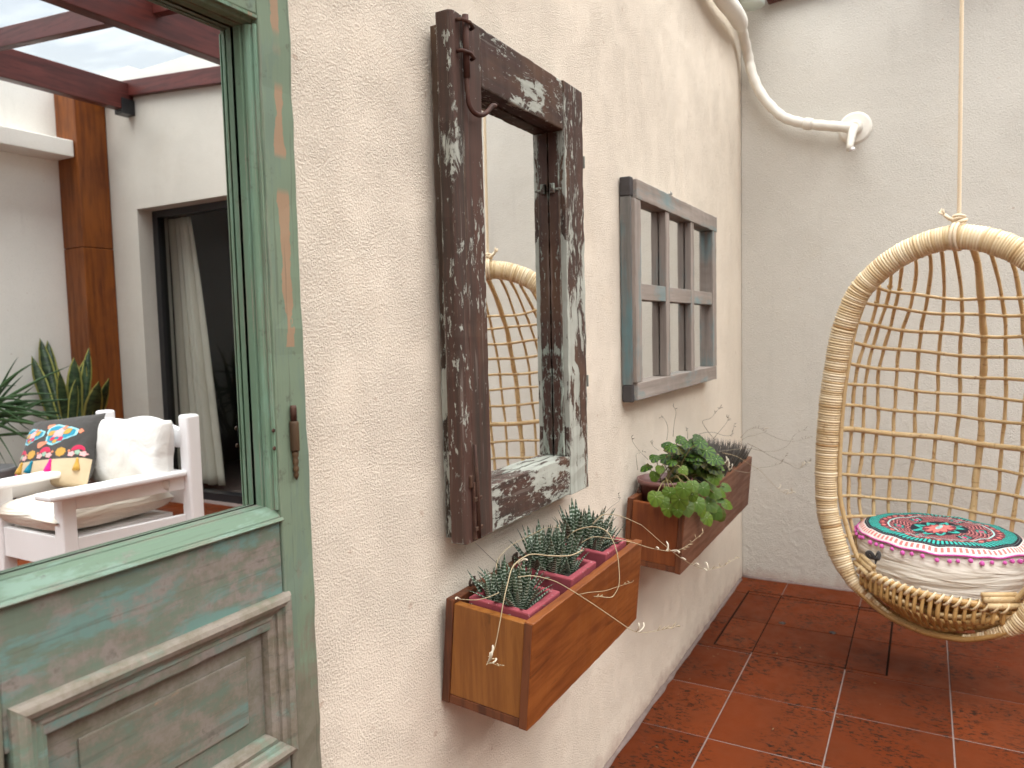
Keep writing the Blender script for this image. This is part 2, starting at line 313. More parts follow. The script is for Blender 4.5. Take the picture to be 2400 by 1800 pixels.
g = G('dusky_succulent', 0.6, 0.3); u = g.xyz(g.uv()); g.col(g.mix(g.ramp(u[1], [(0.2, 0), (1, 1)]), (0.03, 0.036, 0.026), (0.12, 0.105, 0.095))); M['dusky'] = g.m
def snake(g):
    u = g.xyz(g.uv()); e = g.math('ABSOLUTE', g.math('SUBTRACT', u[0], 0.5))
    b = g.noise(g.obj((1.5, 1.5, 5)), 9, 4, 0.6, 1)
    c = g.mix(g.ramp(b, [(0.42, 0), (0.58, 1)]), (0.012, 0.030, 0.014), (0.05, 0.085, 0.035)); g.col(g.mix(g.ramp(e, [(0.36, 0), (0.39, 1)]), c, (0.36, 0.35, 0.09)))
M['snake'] = leafmat('snake_plant_leaf', snake, 0.4)
g = G('palm_leaf', 0.5, 0.35); g.col(g.ramp(g.rnd(), [(0, (0.025, 0.062, 0.022)), (1, (0.06, 0.12, 0.045))])); M['palm'] = g.m
M['greypot'] = paint('grey_pot', (0.27, 0.27, 0.28), 0.6)
# rattan
def rattan(name, c1, c2, c3, ringk=0.0):
    g = G(name, 0.42, 0.45); rn = g.rnd(); u = g.xyz(g.uv()); po = g.obj()
    n = g.noise(po, 20, 5, 0.6); c = g.mix(g.ramp(n, [(0.3, 0), (0.7, 1)]), c1, c2)
    c = g.mix(g.ramp(g.noise(po, 55, 4, 0.65), [(0.60, 0), (0.70, 0.8)]), c, c3)
    nd = g.math('FRACT', g.math('ADD', g.math('MULTIPLY', u[1], 6.3), rn))
    c = g.mix(g.ramp(nd, [(0.0, 0.7), (0.03, 0.0)]), c, c3)
    c = g.mix(g.math('MULTIPLY', rn, 0.35), c, tuple(0.68 * x for x in c1))
    g.col(c); g.bump(n, 0.3, 0.001); return g.m
M['rod'] = rattan('peeled_rattan_rod', (0.52, 0.35, 0.165), (0.66, 0.50, 0.28), (0.25, 0.125, 0.04))
M['rod_dark'] = rattan('honey_rattan_rod', (0.40, 0.225, 0.075), (0.50, 0.31, 0.115), (0.21, 0.10, 0.03))
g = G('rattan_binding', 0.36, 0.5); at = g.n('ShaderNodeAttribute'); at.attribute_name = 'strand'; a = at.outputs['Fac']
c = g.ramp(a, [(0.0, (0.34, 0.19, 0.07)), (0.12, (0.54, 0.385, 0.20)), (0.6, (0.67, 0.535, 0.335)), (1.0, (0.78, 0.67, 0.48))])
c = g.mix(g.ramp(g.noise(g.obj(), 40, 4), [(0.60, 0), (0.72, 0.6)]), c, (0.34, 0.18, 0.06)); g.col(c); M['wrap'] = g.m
M['rope'] = paint('cotton_rope', (0.70, 0.58, 0.42), 0.9, 0.1, 0.001, 200)
# fabrics
def fabric(name, col, wr=0.0, sc=14, var=0.06, k=(1, 1, 1)):
    g = G(name, 0.9, 0.15); p = g.obj(); n = g.noise(g.obj(k), sc, 3, 0.5, 0.6); wv = g.noise(p, 420, 2)
    g.col(g.mix(n, tuple(x * (1 - var) for x in col), tuple(min(0.9, x * (1 + var)) for x in col)))
    b = g.bump(wv, 0.25, 0.0008)
    if wr: g.bump(n, 0.8, wr, b)
    g.b.inputs['Sheen Weight'].default_value = 0.15; return g.m
M['canvas'] = fabric('cream_canvas', (0.74, 0.69, 0.61), 0.022, 11, 0.06, (0.45, 0.45, 3.0))
M['white_cushion'] = fabric('white_cotton', (0.68, 0.67, 0.65), 0.02, 9)
M['charcoal'] = fabric('charcoal_velvet', (0.055, 0.052, 0.05), 0.008, 10, 0.2)
M['linen'] = fabric('beige_linen', (0.55, 0.44, 0.29), 0.008, 10)
M['curtain'] = fabric('beige_curtain', (0.70, 0.64, 0.54), 0.0, 10)
M['pink'] = fabric('pink_trim', (0.62, 0.12, 0.40)); M['magenta'] = fabric('magenta_tassel', (0.72, 0.02, 0.22))
M['mustard'] = fabric('mustard_yarn', (0.52, 0.30, 0.06)); M['teal'] = fabric('teal_yarn', (0.02, 0.24, 0.36)); M['sky_yarn'] = fabric('sky_blue_yarn', (0.30, 0.62, 0.72))
M['coral'] = fabric('coral_yarn', (0.68, 0.24, 0.14)); M['rose'] = fabric('rose_yarn', (0.75, 0.40, 0.40)); M['crimson'] = fabric('crimson_yarn', (0.55, 0.03, 0.09)); M['sage'] = fabric('sage_yarn', (0.28, 0.42, 0.33))
def mandala(g):
    u = g.xyz(g.uv()); th = u[0]; r = u[1]
    def stripes(n, duty, off=0.0): return g.math('LESS_THAN', g.math('FRACT', g.math('ADD', g.math('MULTIPLY', th, n), off)), duty)
    def tri(n): return g.math('ABSOLUTE', g.math('SUBTRACT', g.math('FRACT', g.math('MULTIPLY', th, n)), 0.5))
    def band(a, b): return g.math('MULTIPLY', g.math('GREATER_THAN', r, a), g.math('LESS_THAN', r, b))
    BK = (0.012, 0.014, 0.022); MA = (0.17, 0.035, 0.05); TU = (0.04, 0.46, 0.40); CO = (0.74, 0.20, 0.18); WH = (0.78, 0.72, 0.68); MI = (0.40, 0.68, 0.66); PK = (0.62, 0.05, 0.15)
    rg = g.math('SUBTRACT', r, g.math('MULTIPLY', tri(12), 0.10))
    c = g.mix(band(0, 0.34), MA, BK)
    pet = g.math('LESS_THAN', g.math('ADD', g.math('MULTIPLY', tri(9), 0.30), r), 0.335)
    c = g.mix(g.math('MULTIPLY', band(0.17, 0.33), pet), c, TU)
    pet2 = g.math('LESS_THAN', g.math('ADD', g.math('MULTIPLY', tri(9), 0.36), r), 0.27)
    c = g.mix(g.math('MULTIPLY', band(0.17, 0.3), pet2), c, BK)
    c = g.mix(band(0.0, 0.20), c, MA); fl = g.math('LESS_THAN', g.math('ADD', g.math('MULTIPLY', tri(8), 0.16), r), 0.185)
    c = g.mix(g.math('MULTIPLY', band(0.0, 0.19), fl), c, CO); c = g.mix(band(0.0, 0.045), c, MI)
    # zigzag field with squares
    zz = g.math('FRACT', g.math('MULTIPLY', rg, 22)); zm = g.math('MULTIPLY', g.math('LESS_THAN', zz, 0.32), band(0.34, 0.60)); c = g.mix(zm, c, (0.55, 0.20, 0.19))
    zm2 = g.math('MULTIPLY', g.math('GREATER_THAN', zz, 0.72), band(0.34, 0.60)); c = g.mix(zm2, c, BK)
    sq = g.math('MULTIPLY', g.math('MULTIPLY', band(0.41, 0.55), g.math('LESS_THAN', tri(6), 0.16)), 1.0); c = g.mix(sq, c, BK)
    sq1 = g.math('MULTIPLY', band(0.425, 0.535), g.math('LESS_THAN', tri(6), 0.125)); c = g.mix(g.math('MULTIPLY', sq1, g.math('LESS_THAN', g.math('FRACT', g.math('MULTIPLY', th, 60)), 0.62)), c, TU)
    sq2 = g.math('MULTIPLY', band(0.45, 0.51), g.math('LESS_THAN', tri(6), 0.07)); c = g.mix(sq2, c, PK)
    c = g.mix(band(0.605, 0.625), c, MI)
    lp = g.math('ADD', g.math('ABSOLUTE', g.math('SUBTRACT', r, 0.685)), g.math('MULTIPLY', tri(34), 0.12))
    c = g.mix(g.math('MULTIPLY', band(0.625, 0.74), g.math('LESS_THAN', lp, 0.066)), c, BK)
    c = g.mix(g.math('MULTIPLY', band(0.625, 0.74), g.math('LESS_THAN', lp, 0.056)), c, MA)
    c = g.mix(g.math('MULTIPLY', band(0.645, 0.725), g.math('LESS_THAN', lp, 0.034)), c, CO)
    e = g.math('SUBTRACT', r, g.math('MULTIPLY', tri(34), 0.03))
    out = g.math('MULTIPLY', g.math('GREATER_THAN', e, 0.725), g.math('LESS_THAN', r, 0.87)); c = g.mix(out, c, BK)
    c = g.mix(g.math('MULTIPLY', out, stripes(104, 0.56)), c, TU)
    c = g.mix(band(0.86, 0.915), c, BK); c = g.mix(band(0.885, 0.89), c, (0.20, 0.24, 0.24))
    c = g.mix(g.math('GREATER_THAN', r, 0.915), c, WH); c = g.mix(g.math('MULTIPLY', band(0.925, 0.975), stripes(88, 0.5)), c, CO)
    g.col(c); g.bump(g.noise(g.obj(), 16, 3, 0.5), 0.5, 0.006)
M['mandala'] = leafmat('mandala_print', mandala, 0.85)
M['white_paint'] = paint('white_gloss_paint', (0.82, 0.82, 0.84), 0.32, 0.02)
M['hose'] = paint('white_wrapped_pipe', (0.72, 0.69, 0.62), 0.55, 0.06, 0.002, 40)
M['pvc'] = paint('greenish_white_pvc', (0.56, 0.63, 0.58), 0.4, 0.04)
M['beam'] = varnish('red_stained_beam', (0.085, 0.019, 0.015), (0.12, 0.030, 0.024), (0.05, 0.012, 0.010), 'X', 0.34, 40)
M['beam_y'] = varnish('red_stained_rafter', (0.085, 0.019, 0.015), (0.12, 0.030, 0.024), (0.05, 0.012, 0.010), 'Y', 0.34, 40)
M['post'] = varnish('orange_stained_post', (0.185, 0.050, 0.007), (0.25, 0.074, 0.011), (0.105, 0.026, 0.005), 'Z', 0.4, 30)
g = G('polycarbonate_sheet', 0.3, 0.3); g.t.nodes.remove(g.b)
tr = g.n('ShaderNodeBsdfTransparent'); tl = g.n('ShaderNodeBsdfTranslucent'); df = g.n('ShaderNodeBsdfDiffuse'); m1 = g.n('ShaderNodeMixShader'); m2 = g.n('ShaderNodeMixShader')
tr.inputs[0].default_value = (0.97, 0.985, 1, 1); tl.inputs[0].default_value = (0.92, 0.96, 0.97, 1); df.inputs[0].default_value = (0.8, 0.84, 0.85, 1)
m1.inputs[0].default_value = 0.3; g.t.links.new(tl.outputs[0], m1.inputs[1]); g.t.links.new(df.outputs[0], m1.inputs[2])
st = g.math('FRACT', g.math('MULTIPLY', g.xyz(g.pos())[0], 50.0)); fac = g.ramp(st, [(0.0, 0.12), (0.12, 0.065), (0.88, 0.065), (1.0, 0.12)]); fac = g.math('ADD', fac, g.ramp(g.noise(g.pos((1, 0.25, 1)), 3.5, 5, 0.65), [(0.45, 0.0), (0.75, 0.09)]))
g.put(m2.inputs[0], fac); g.t.links.new(tr.outputs[0], m2.inputs[1]); g.t.links.new(m1.outputs[0], m2.inputs[2]); g.t.links.new(m2.outputs[0], g.out.inputs[0]); M['poly'] = g.m
g = G('clear_glass', 0.0); g.t.nodes.remove(g.b); tr = g.n('ShaderNodeBsdfTransparent'); gl = g.n('ShaderNodeBsdfGlossy'); gl.inputs['Roughness'].default_value = 0.0; fr = g.n('ShaderNodeFresnel'); fr.inputs[0].default_value = 1.45; mx = g.n('ShaderNodeMixShader')
tr.inputs[0].default_value = (0.86, 0.88, 0.88, 1); gb = g.n('ShaderNodeNewGeometry'); g.put(mx.inputs[0], g.math('MULTIPLY', fr.outputs[0], g.math('SUBTRACT', 0.9, g.math('MULTIPLY', gb.outputs['Backfacing'], 0.9)))); g.t.links.new(tr.outputs[0], mx.inputs[1]); g.t.links.new(gl.outputs[0], mx.inputs[2]); g.t.links.new(mx.outputs[0], g.out.inputs[0]); M['glass'] = g.m

# ------------------------------------------------------------------ mesh helpers
class MB:
    def __init__(s): s.v = []; s.f = []; s.uv = []; s.sm = []; s.at = []
    def add(s, vs, fs, uvs=None, smooth=False, at=None):
        o = len(s.v); s.v += [Vector(x) for x in vs]; s.uv += list(uvs) if uvs else [(0, 0)] * len(vs)
        s.at += (at if isinstance(at, list) else [at if at is not None else 0.5] * len(vs))
        s.f += [tuple(i + o for i in f) for f in fs]; s.sm += [smooth] * len(fs); return s
    def box(s, lo, hi):
        x0, y0, z0 = lo; x1, y1, z1 = hi
        return s.add([(x0, y0, z0), (x1, y0, z0), (x1, y1, z0), (x0, y1, z0), (x0, y0, z1), (x1, y0, z1), (x1, y1, z1), (x0, y1, z1)],
                     [(0, 3, 2, 1), (4, 5, 6, 7), (0, 1, 5, 4), (1, 2, 6, 5), (2, 3, 7, 6), (3, 0, 4, 7)])
    def rough_box(s, lo, hi, axis, n=24, j=0.0012, rnd=None):
        """a board whose edges wander a little along its length"""
        rnd = rnd or R
        a = 'XYZ'.index(axis); b, c = [k for k in range(3) if k != a]
        rings = []
        for i in range(n + 1):
            t = lo[a] + (hi[a] - lo[a]) * i / n; ring = []
            for (p, q) in ((lo[b], lo[c]), (hi[b], lo[c]), (hi[b], hi[c]), (lo[b], hi[c])):
                v = [0, 0, 0]; v[a] = t; v[b] = p + rnd.uniform(-j, j); v[c] = q + rnd.uniform(-j, j); ring.append(v)
            rings.append(ring)
        vs = [v for r in rings for v in r]; fs = []
        for i in range(n):
            for k in range(4): fs.append((i * 4 + k, i * 4 + (k + 1) % 4, i * 4 + 4 + (k + 1) % 4, i * 4 + 4 + k))
        fs += [(3, 2, 1, 0), tuple(n * 4 + k for k in range(4))]
        return s.add(vs, fs)
    def prism(s, poly, axis, a0, a1):
        """closed polygon (list of 2-D points in the other two axes) extruded along axis"""
        n = len(poly); k = 'XYZ'.index(axis); vs = []
        for t in (a0, a1):
            for p in poly:
                v = list(p); v.insert(k, t); vs.append(v)
        return s.add(vs, [tuple(range(n)), tuple(range(2 * n - 1, n - 1, -1))] + [(i, (i + 1) % n, n + (i + 1) % n, n + i) for i in range(n)])
    def tube(s, path, r, sides=8, cap=True, smooth=True, at=None, flat=1.0):
        P = [Vector(p) for p in path]; n = len(P)
        rr = r if isinstance(r, (list, tuple)) else [r] * n
        vs = []; uv = []; L = 0.0; up = None; ats = []
        for i, p in enumerate(P):
            t = (P[min(i + 1, n - 1)] - P[max(i - 1, 0)])
            if t.length < 1e-9: t = Vector((0, 0, 1))
            t.normalize()
            if up is None:
                up = Vector((0, 0, 1)) if abs(t.z) < 0.9 else Vector((1, 0, 0))
            up = (up - t * up.dot(t));
            if up.length < 1e-6: up = t.orthogonal()
            up.normalize(); sd = t.cross(up)
            if i: L += (P[i] - P[i - 1]).length
            for k in range(sides):
                an = 2 * math.pi * k / sides
                vs.append(p + up * (math.cos(an) * rr[i]) + sd * (math.sin(an) * rr[i] * flat)); uv.append((k / sides, L))
                if isinstance(at, list): ats.append(at[i])
        fs = [(i * sides + k, i * sides + (k + 1) % sides, (i + 1) * sides + (k + 1) % sides, (i + 1) * sides + k) for i in range(n - 1) for k in range(sides)]
        if cap: fs += [tuple(range(sides - 1, -1, -1)), tuple((n - 1) * sides + k for k in range(sides))]
        return s.add(vs, fs, uv, smooth, ats if isinstance(at, list) else at)
    def lathe(s, c, prof, seg=24, smooth=True, ax=None, closed=False):
        """profile (radius, height) turned about a vertical axis (or about ax)"""
        c = Vector(c); q = Vector((0, 0, 1)).rotation_difference(Vector(ax)) if ax else None
        vs = []; uv = []; n = len(prof)
        for j, (r, z) in enumerate(prof):
            for k in range(seg):
                a = 2 * math.pi * k / seg; v = Vector((r * math.cos(a), r * math.sin(a), z))
                if q: v = q @ v
                vs.append(c + v); uv.append((k / seg, j / max(1, n - 1)))
        fs = [(j * seg + k, j * seg + (k + 1) % seg, (j + 1) * seg + (k + 1) % seg, (j + 1) * seg + k) for j in range(n - 1) for k in range(seg)]
        if closed: fs += [((n - 1) * seg + k, (n - 1) * seg + (k + 1) % seg, (k + 1) % seg, k) for k in range(seg)]
        else: fs += [tuple(range(seg - 1, -1, -1)), tuple((n - 1) * seg + k for k in range(seg))]
        return s.add(vs, fs, uv, smooth)
    def ball(s, c, r, seg=10, rings=6, sc=(1, 1, 1)):
        c = Vector(c); vs = [c + Vector((0, 0, -r * sc[2]))]; fs = []
        for j in range(1, rings):
            a = -math.pi / 2 + math.pi * j / rings
            for k in range(seg):
                b = 2 * math.pi * k / seg; vs.append(c + Vector((r * sc[0] * math.cos(a) * math.cos(b), r * sc[1] * math.cos(a) * math.sin(b), r * sc[2] * math.sin(a))))
        vs.append(c + Vector((0, 0, r * sc[2]))); m = len(vs) - 1
        for k in range(seg): fs.append((0, 1 + (k + 1) % seg, 1 + k)); fs.append((m, 1 + (rings - 2) * seg + k, 1 + (rings - 2) * seg + (k + 1) % seg))
        for j in range(rings - 2):
            for k in range(seg):
                a = 1 + j * seg; fs.append((a + k, a + (k + 1) % seg, a + seg + (k + 1) % seg, a + seg + k))
        return s.add(vs, fs, None, True)
    def map(s, fn):
        s.v = [Vector(fn(v)) for v in s.v]; return s

WL = {}
def build(name, mb, mat, parent=None, origin=None, bevel=0.0, seg=2, recalc=True, kind=None):
    """links one mesh object; its origin is at its own centre (or at origin)"""
    vs = mb.v
    if origin is None:
        lo = Vector([min(v[k] for v in vs) for k in range(3)]); hi = Vector([max(v[k] for v in vs) for k in range(3)])
        origin = Vector(((lo.x + hi.x) / 2, (lo.y + hi.y) / 2, lo.z if parent is None else (lo.z + hi.z) / 2))
    origin = Vector(origin)
    me = bpy.data.meshes.new(name); me.from_pydata([v - origin for v in vs], [], mb.f)
    uvl = me.uv_layers.new(name='UVMap'); li = [0] * len(me.loops); me.loops.foreach_get('vertex_index', li)
    flat = []
    for i in li: flat += mb.uv[i]
    uvl.data.foreach_set('uv', flat)
    at = me.attributes.new('strand', 'FLOAT', 'POINT'); at.data.foreach_set('value', mb.at)
    me.polygons.foreach_set('use_smooth', mb.sm)
    if recalc:
        bm = bmesh.new(); bm.from_mesh(me); bmesh.ops.recalc_face_normals(bm, faces=bm.faces); bm.to_mesh(me); bm.free()
    me.materials.append(M[mat] if isinstance(mat, str) else mat)
    o = bpy.data.objects.new(name, me); C.objects.link(o)
    if parent is not None:
        o.parent = parent; o.location = origin - WL[parent.name]
    else: o.location = origin
    WL[o.name] = origin
    if bevel:
        b = o.modifiers.new('bevel', 'BEVEL'); b.width = bevel; b.segments = seg; b.limit_method = 'ANGLE'; b.angle_limit = rad(35)
    if kind: o['kind'] = kind
    return o
def tag(o, label, cat, group=None):
    o['label'] = label; o['category'] = cat
    if group: o['group'] = group
    return o
def thing(name, label, cat, loc, group=None):
    o = bpy.data.objects.new(name, None); C.objects.link(o); o.location = loc; o.empty_display_size = 0.05
    WL[o.name] = Vector(loc); return tag(o, label, cat, group)
def place(name, src, parent, loc, rot=None, scale=None):
    """another object on an existing mesh"""
    o = bpy.data.objects.new(name, src); C.objects.link(o)
    if parent is not None: o.parent = parent; o.location = Vector(loc) - WL[parent.name]
    else: o.location = loc
    if rot is not None: o.rotation_mode = 'QUATERNION'; o.rotation_quaternion = rot
    if scale is not None: o.scale = scale
    WL[o.name] = Vector(loc); return o
def ray(u, v): return _r * ((u - 1200) / F_PX) - _u * ((v - 900) / F_PX) + _f
CAM = Vector((0, 0, CAM_Z))
def at_d(u, v, d): return CAM + ray(u, v) * d                       # a measured sight line and a measured distance
def at_x(u, v, x): d = ray(u, v); return CAM + d * (x / d.x)
def at_y(u, v, y): d = ray(u, v); return CAM + d * (y / d.y)
def spline(pts, n=8):
    P = [Vector(p) for p in pts]; out = []
    for i in range(len(P) - 1):
        p0 = P[max(i - 1, 0)]; p1 = P[i]; p2 = P[i + 1]; p3 = P[min(i + 2, len(P) - 1)]
        for k in range(n):
            t = k / n; out.append(0.5 * ((2 * p1) + (p2 - p0) * t + (2 * p0 - 5 * p1 + 4 * p2 - p3) * t * t + (3 * p1 - p0 - 3 * p2 + p3) * t ** 3))
    out.append(P[-1]); return out
def lerp_tab(tab, x):
    if x <= tab[0][0]: return tab[0][1]
    for (a, b), (c, d) in zip(tab, tab[1:]):
        if x <= c: return b + (d - b) * (x - a) / (c - a)
    return tab[-1][1]
YM = 0.697                                                           # silvered face of the door's glass
def V(v): return Vector((v[0], 2 * YM - v[1], v[2]))                 # far side of the yard, measured as seen in the glass

# ------------------------------------------------------------------ setting: floor, walls, room
WX, WY, WC, WD = 3.40, 0.7155, -4.02, -2.6
P = 0.2985
bs = MB().box((WD - 0.1, WC - 0.2, -0.12), (WX + 4.2, WY + 0.15, 0.0004))
floor = build('floor', bs, 'grout', None, origin=(0, 0, -0.12)); floor['kind'] = 'structure'
xs = [1.994 + P * k for k in range(-15, 5)]; xs = [x for x in xs if x < WX - 0.02] + [WX + 0.02]
ys = [0.515 + P * k for k in range(-15, 1)]; ys = [WC - 0.0] + [y for y in ys if y > WC + 0.03] + [WY]
CX0, CX1, CY0, CY1 = 2.612, 3.222, 0.093, 0.650
cover = thing('floor_cover', 'tiled inspection cover cut into the terracotta floor near the corner', 'floor cover', ((CX0 + CX1) / 2, (CY0 + CY1) / 2, 0))
gw = 0.0019
build('cover_gap', MB().box((CX0 - 0.0045, CY0 - 0.0045, -0.002), (CX1 + 0.0045, CY1 + 0.0045, 0.0008)), 'cover_dirt', cover)
full_mesh = None
ntile = 0
for i in range(len(xs) - 1):
    for j in range(len(ys) - 1):
        x0, x1, y0, y1 = xs[i] + gw, xs[i + 1] - gw, ys[j] + gw, ys[j + 1] - gw
        if x1 < -0.6 and ntile > 300: continue
        dz = R.uniform(-0.0006, 0.0006)
        ix0, ix1, iy0, iy1 = max(x0, CX0 + 0.005), min(x1, CX1 - 0.005), max(y0, CY0 + 0.005), min(y1, CY1 - 0.005)
        if ix1 - ix0 > 0.004 and iy1 - iy0 > 0.004:
            build('tile', MB().box((ix0, iy0, -0.012), (ix1, iy1, 0.0022 + dz)), 'tile', cover, bevel=0.0012)
            o = MB(); h = 0.0026 + dz
            a0, a1, b0, b1 = max(x0, CX0 - 0.002), min(x1, CX1 + 0.002), max(y0, CY0 - 0.002), min(y1, CY1 + 0.002)
            if a0 > x0 + 1e-4: o.box((x0, y0, -0.012), (a0, y1, h))
            if a1 < x1 - 1e-4: o.box((a1, y0, -0.012), (x1, y1, h))
            if b0 > y0 + 1e-4: o.box((a0, y0, -0.012), (a1, b0, h))
            if b1 < y1 - 1e-4: o.box((a0, b1, -0.012), (a1, y1, h))
            if o.v: build('tile', o, 'tile', floor)
        else:
            fm = abs((x1 - x0) - (P - 2 * gw)) < 1e-4 and abs((y1 - y0) - (P - 2 * gw)) < 1e-4
            loc = ((x0 + x1) / 2, (y0 + y1) / 2, 0.002 + dz)
            if fm and full_mesh: 
                t = place('tile', full_mesh, floor, loc); b = t.modifiers.new('bevel', 'BEVEL'); b.width = 0.0012; b.segments = 1
            else:
                t = build('tile', MB().box((x0, y0, -0.012), (x1, y1, 0.002 + dz)), 'tile', floor, bevel=0.0012, seg=1, origin=loc)
                if fm: full_mesh = t.data
        ntile += 1
for (hx, hy) in ((2.916, 0.464), (2.902, 0.284)):                    # the two lifting holes
    build('lifting_hole', MB().lathe((hx, hy, 0.0), [(0.014, 0.0), (0.014, 0.0040), (0.011, 0.0040), (0.010, 0.0025)], 16), 'rust', cover)
    build('lifting_hole', MB().lathe((hx, hy, 0.0), [(0.0102, 0.001), (0.0102, 0.0034)], 12), 'black', cover)

def wall(name, mb, mat, label, kindcat='wall'):
    return tag(build(name, mb, mat, None), label, kindcat)
rt = lambda y: 2.93 - 0.083 * (3.406 + y)                           # top of the rafters falls towards the wall of mirrors
def bumpy_edge(mb): return mb
wall('stucco_wall', MB().box((WD, WY, -0.1), (WX + 0.25, WY + 0.25, 2.56)), 'wallA', 'cream coarse stucco wall carrying the mirrors and planter boxes')
OY0, OY1, OZ = -3.494, -1.55, 2.062                                  # recess of the sliding door
bw = MB()
bw.box((WX, OY1, -0.1), (WX + 0.24, WY - 0.002, 2.75)); bw.box((WX, WC - 0.2, -0.1), (WX + 0.24, OY0, 3.05)); bw.box((WX, OY0, OZ), (WX + 0.24, OY1, 3.0))
wall('stucco_wall', bw, 'wallB', 'cream stucco end wall behind the hanging chair with a recessed doorway')
wall('stucco_wall', MB().box((WD, WC - 0.2, -0.1), (WX - 0.001, WC, 3.05)), 'wallC', 'pale stucco wall with a ledge, seen only in the green door mirror')
wall('stucco_wall', MB().box((WD - 0.2, WC - 0.2, -0.1), (WD - 0.001, WY + 0.2, 2.75)), 'wallC', 'unseen stucco wall added for bounce light, closing the yard opposite the hanging chair')  # out of view; added to bounce light back into the yard
tag(build('wall_ledge', MB().box((WD, WC - 0.02, 2.42), (3.165, V((0, 5.2, 0)).y, 2.535)), 'wallC', None, bevel=0.006), 'pale plastered ledge jutting from the wall beside the wooden post', 'ledge')
# ragged mortar where walls meet the floor
def mortar(name, pts, par=None):
    mb = MB(); mb.tube(pts, [R.uniform(0.006, 0.014) for _ in pts], 6); return mb
mm = mortar('m', [(x * 0.05 + 0.4, WY - 0.003, 0.001) for x in range(60)]); o = build('mortar_joint', mm, 'grout', floor)
mm = mortar('m', [(WX - 0.003, 0.71 - k * 0.05, 0.001) for k in range(46)]); o = build('mortar_joint', mm, 'grout', floor)

lt = MB(); rl = random.Random(77)
for _ in range(110):
    x = rl.uniform(0.9, 3.35); y = rl.uniform(-0.9, 0.69) if rl.random() < 0.6 else 0.70 - abs(rl.gauss(0, 0.05)); a = rl.uniform(0, 6.28); L = rl.uniform(0.002, 0.007); wd = L * rl.uniform(0.15, 0.5)
    if not (x < WX - 0.02 and y < WY - 0.01): continue
    c_, s_ = math.cos(a), math.sin(a); z0_ = 0.0036
    lt.add([(x - L * c_, y - L * s_, z0_), (x - wd * s_, y + wd * c_, z0_ + 0.0008), (x + L * c_, y + L * s_, z0_ + rl.uniform(0, 0.003)), (x + wd * s_, y - wd * c_, z0_)], [(0, 1, 2, 3)])
o = build('leaf_bits', lt, paint('dry_leaf_bits', (0.15, 0.09, 0.045), 0.9, 0.6, 0.0005, 60), floor, recalc=False, kind='stuff'); sm_ = o.modifiers.new('solid', 'SOLIDIFY'); sm_.thickness = 0.0006

# room behind the sliding door
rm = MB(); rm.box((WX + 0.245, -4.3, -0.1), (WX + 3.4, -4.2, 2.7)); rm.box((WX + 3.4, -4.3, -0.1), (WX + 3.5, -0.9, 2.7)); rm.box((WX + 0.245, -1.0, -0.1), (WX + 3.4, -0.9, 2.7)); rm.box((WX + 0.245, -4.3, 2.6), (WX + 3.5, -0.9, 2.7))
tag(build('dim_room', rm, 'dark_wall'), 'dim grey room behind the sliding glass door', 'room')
tag(build('interior_door', MB().box((5.4, -3.62, 0.0), (5.45, -2.95, 1.62)).box((5.385, -3.58, 0.1), (5.4, -2.99, 0.75)).box((5.385, -3.58, 0.85), (5.4, -2.99, 1.54)), paint('pale_blue_door_paint', (0.42, 0.47, 0.47)), None, bevel=0.004), 'pale bluish door leaf standing in the dim room beside the curtain', 'door')
pf = thing('picture_frame', 'small dark framed picture on the wall of the dim room', 'picture', (WX + 3.39, -3.0, 1.5))
fr = MB(); fr.box((6.76, -3.15, 1.35), (6.79, -3.12, 1.75)); fr.box((6.76, -2.88, 1.35), (6.79, -2.85, 1.75)); fr.box((6.76, -3.12, 1.35), (6.79, -2.88, 1.38)); fr.box((6.76, -3.12, 1.72), (6.79, -2.88, 1.75))
build('frame', fr, 'black', pf); build('picture', MB().box((6.78, -3.12, 1.38), (6.79, -2.88, 1.72)), paint('faded_print', (0.2, 0.19, 0.17), 0.7, 0.5, 0.0005, 9), pf)

sdoor = thing('sliding_door', 'black framed sliding glass door in the recess', 'door', (WX + 0.14, (OY0 + OY1) / 2, 0))
fx0, fx1 = WX + 0.115, WX + 0.175
build('frame_jamb', MB().box((fx0, OY0, 0.0), (fx1, OY0 + 0.055, OZ)), 'black', sdoor, bevel=0.002)
build('frame_jamb', MB().box((fx0, OY1 - 0.055, 0.0), (fx1, OY1, OZ)), 'black', sdoor, bevel=0.002)
build('frame_head', MB().box((fx0, OY0 + 0.055, OZ - 0.05), (fx1, OY1 - 0.055, OZ)), 'black', sdoor, bevel=0.002)
build('frame_sill', MB().box((fx0 - 0.02, OY0 + 0.055, -0.002), (fx1, OY1 - 0.055, 0.055)), 'black', sdoor, bevel=0.002)
build('frame_stile', MB().box((fx0 + 0.01, -2.55, 0.055), (fx1 - 0.01, -2.49, OZ - 0.05)), 'black', sdoor, bevel=0.002)
build('glass_pane', MB().box((fx0 + 0.028, OY0 + 0.055, 0.055), (fx0 + 0.034, -2.55, OZ - 0.05)), 'glass', sdoor)
build('glass_pane', MB().box((fx0 + 0.028, -2.49, 0.055), (fx0 + 0.034, OY1 - 0.055, OZ - 0.05)), 'glass', sdoor)
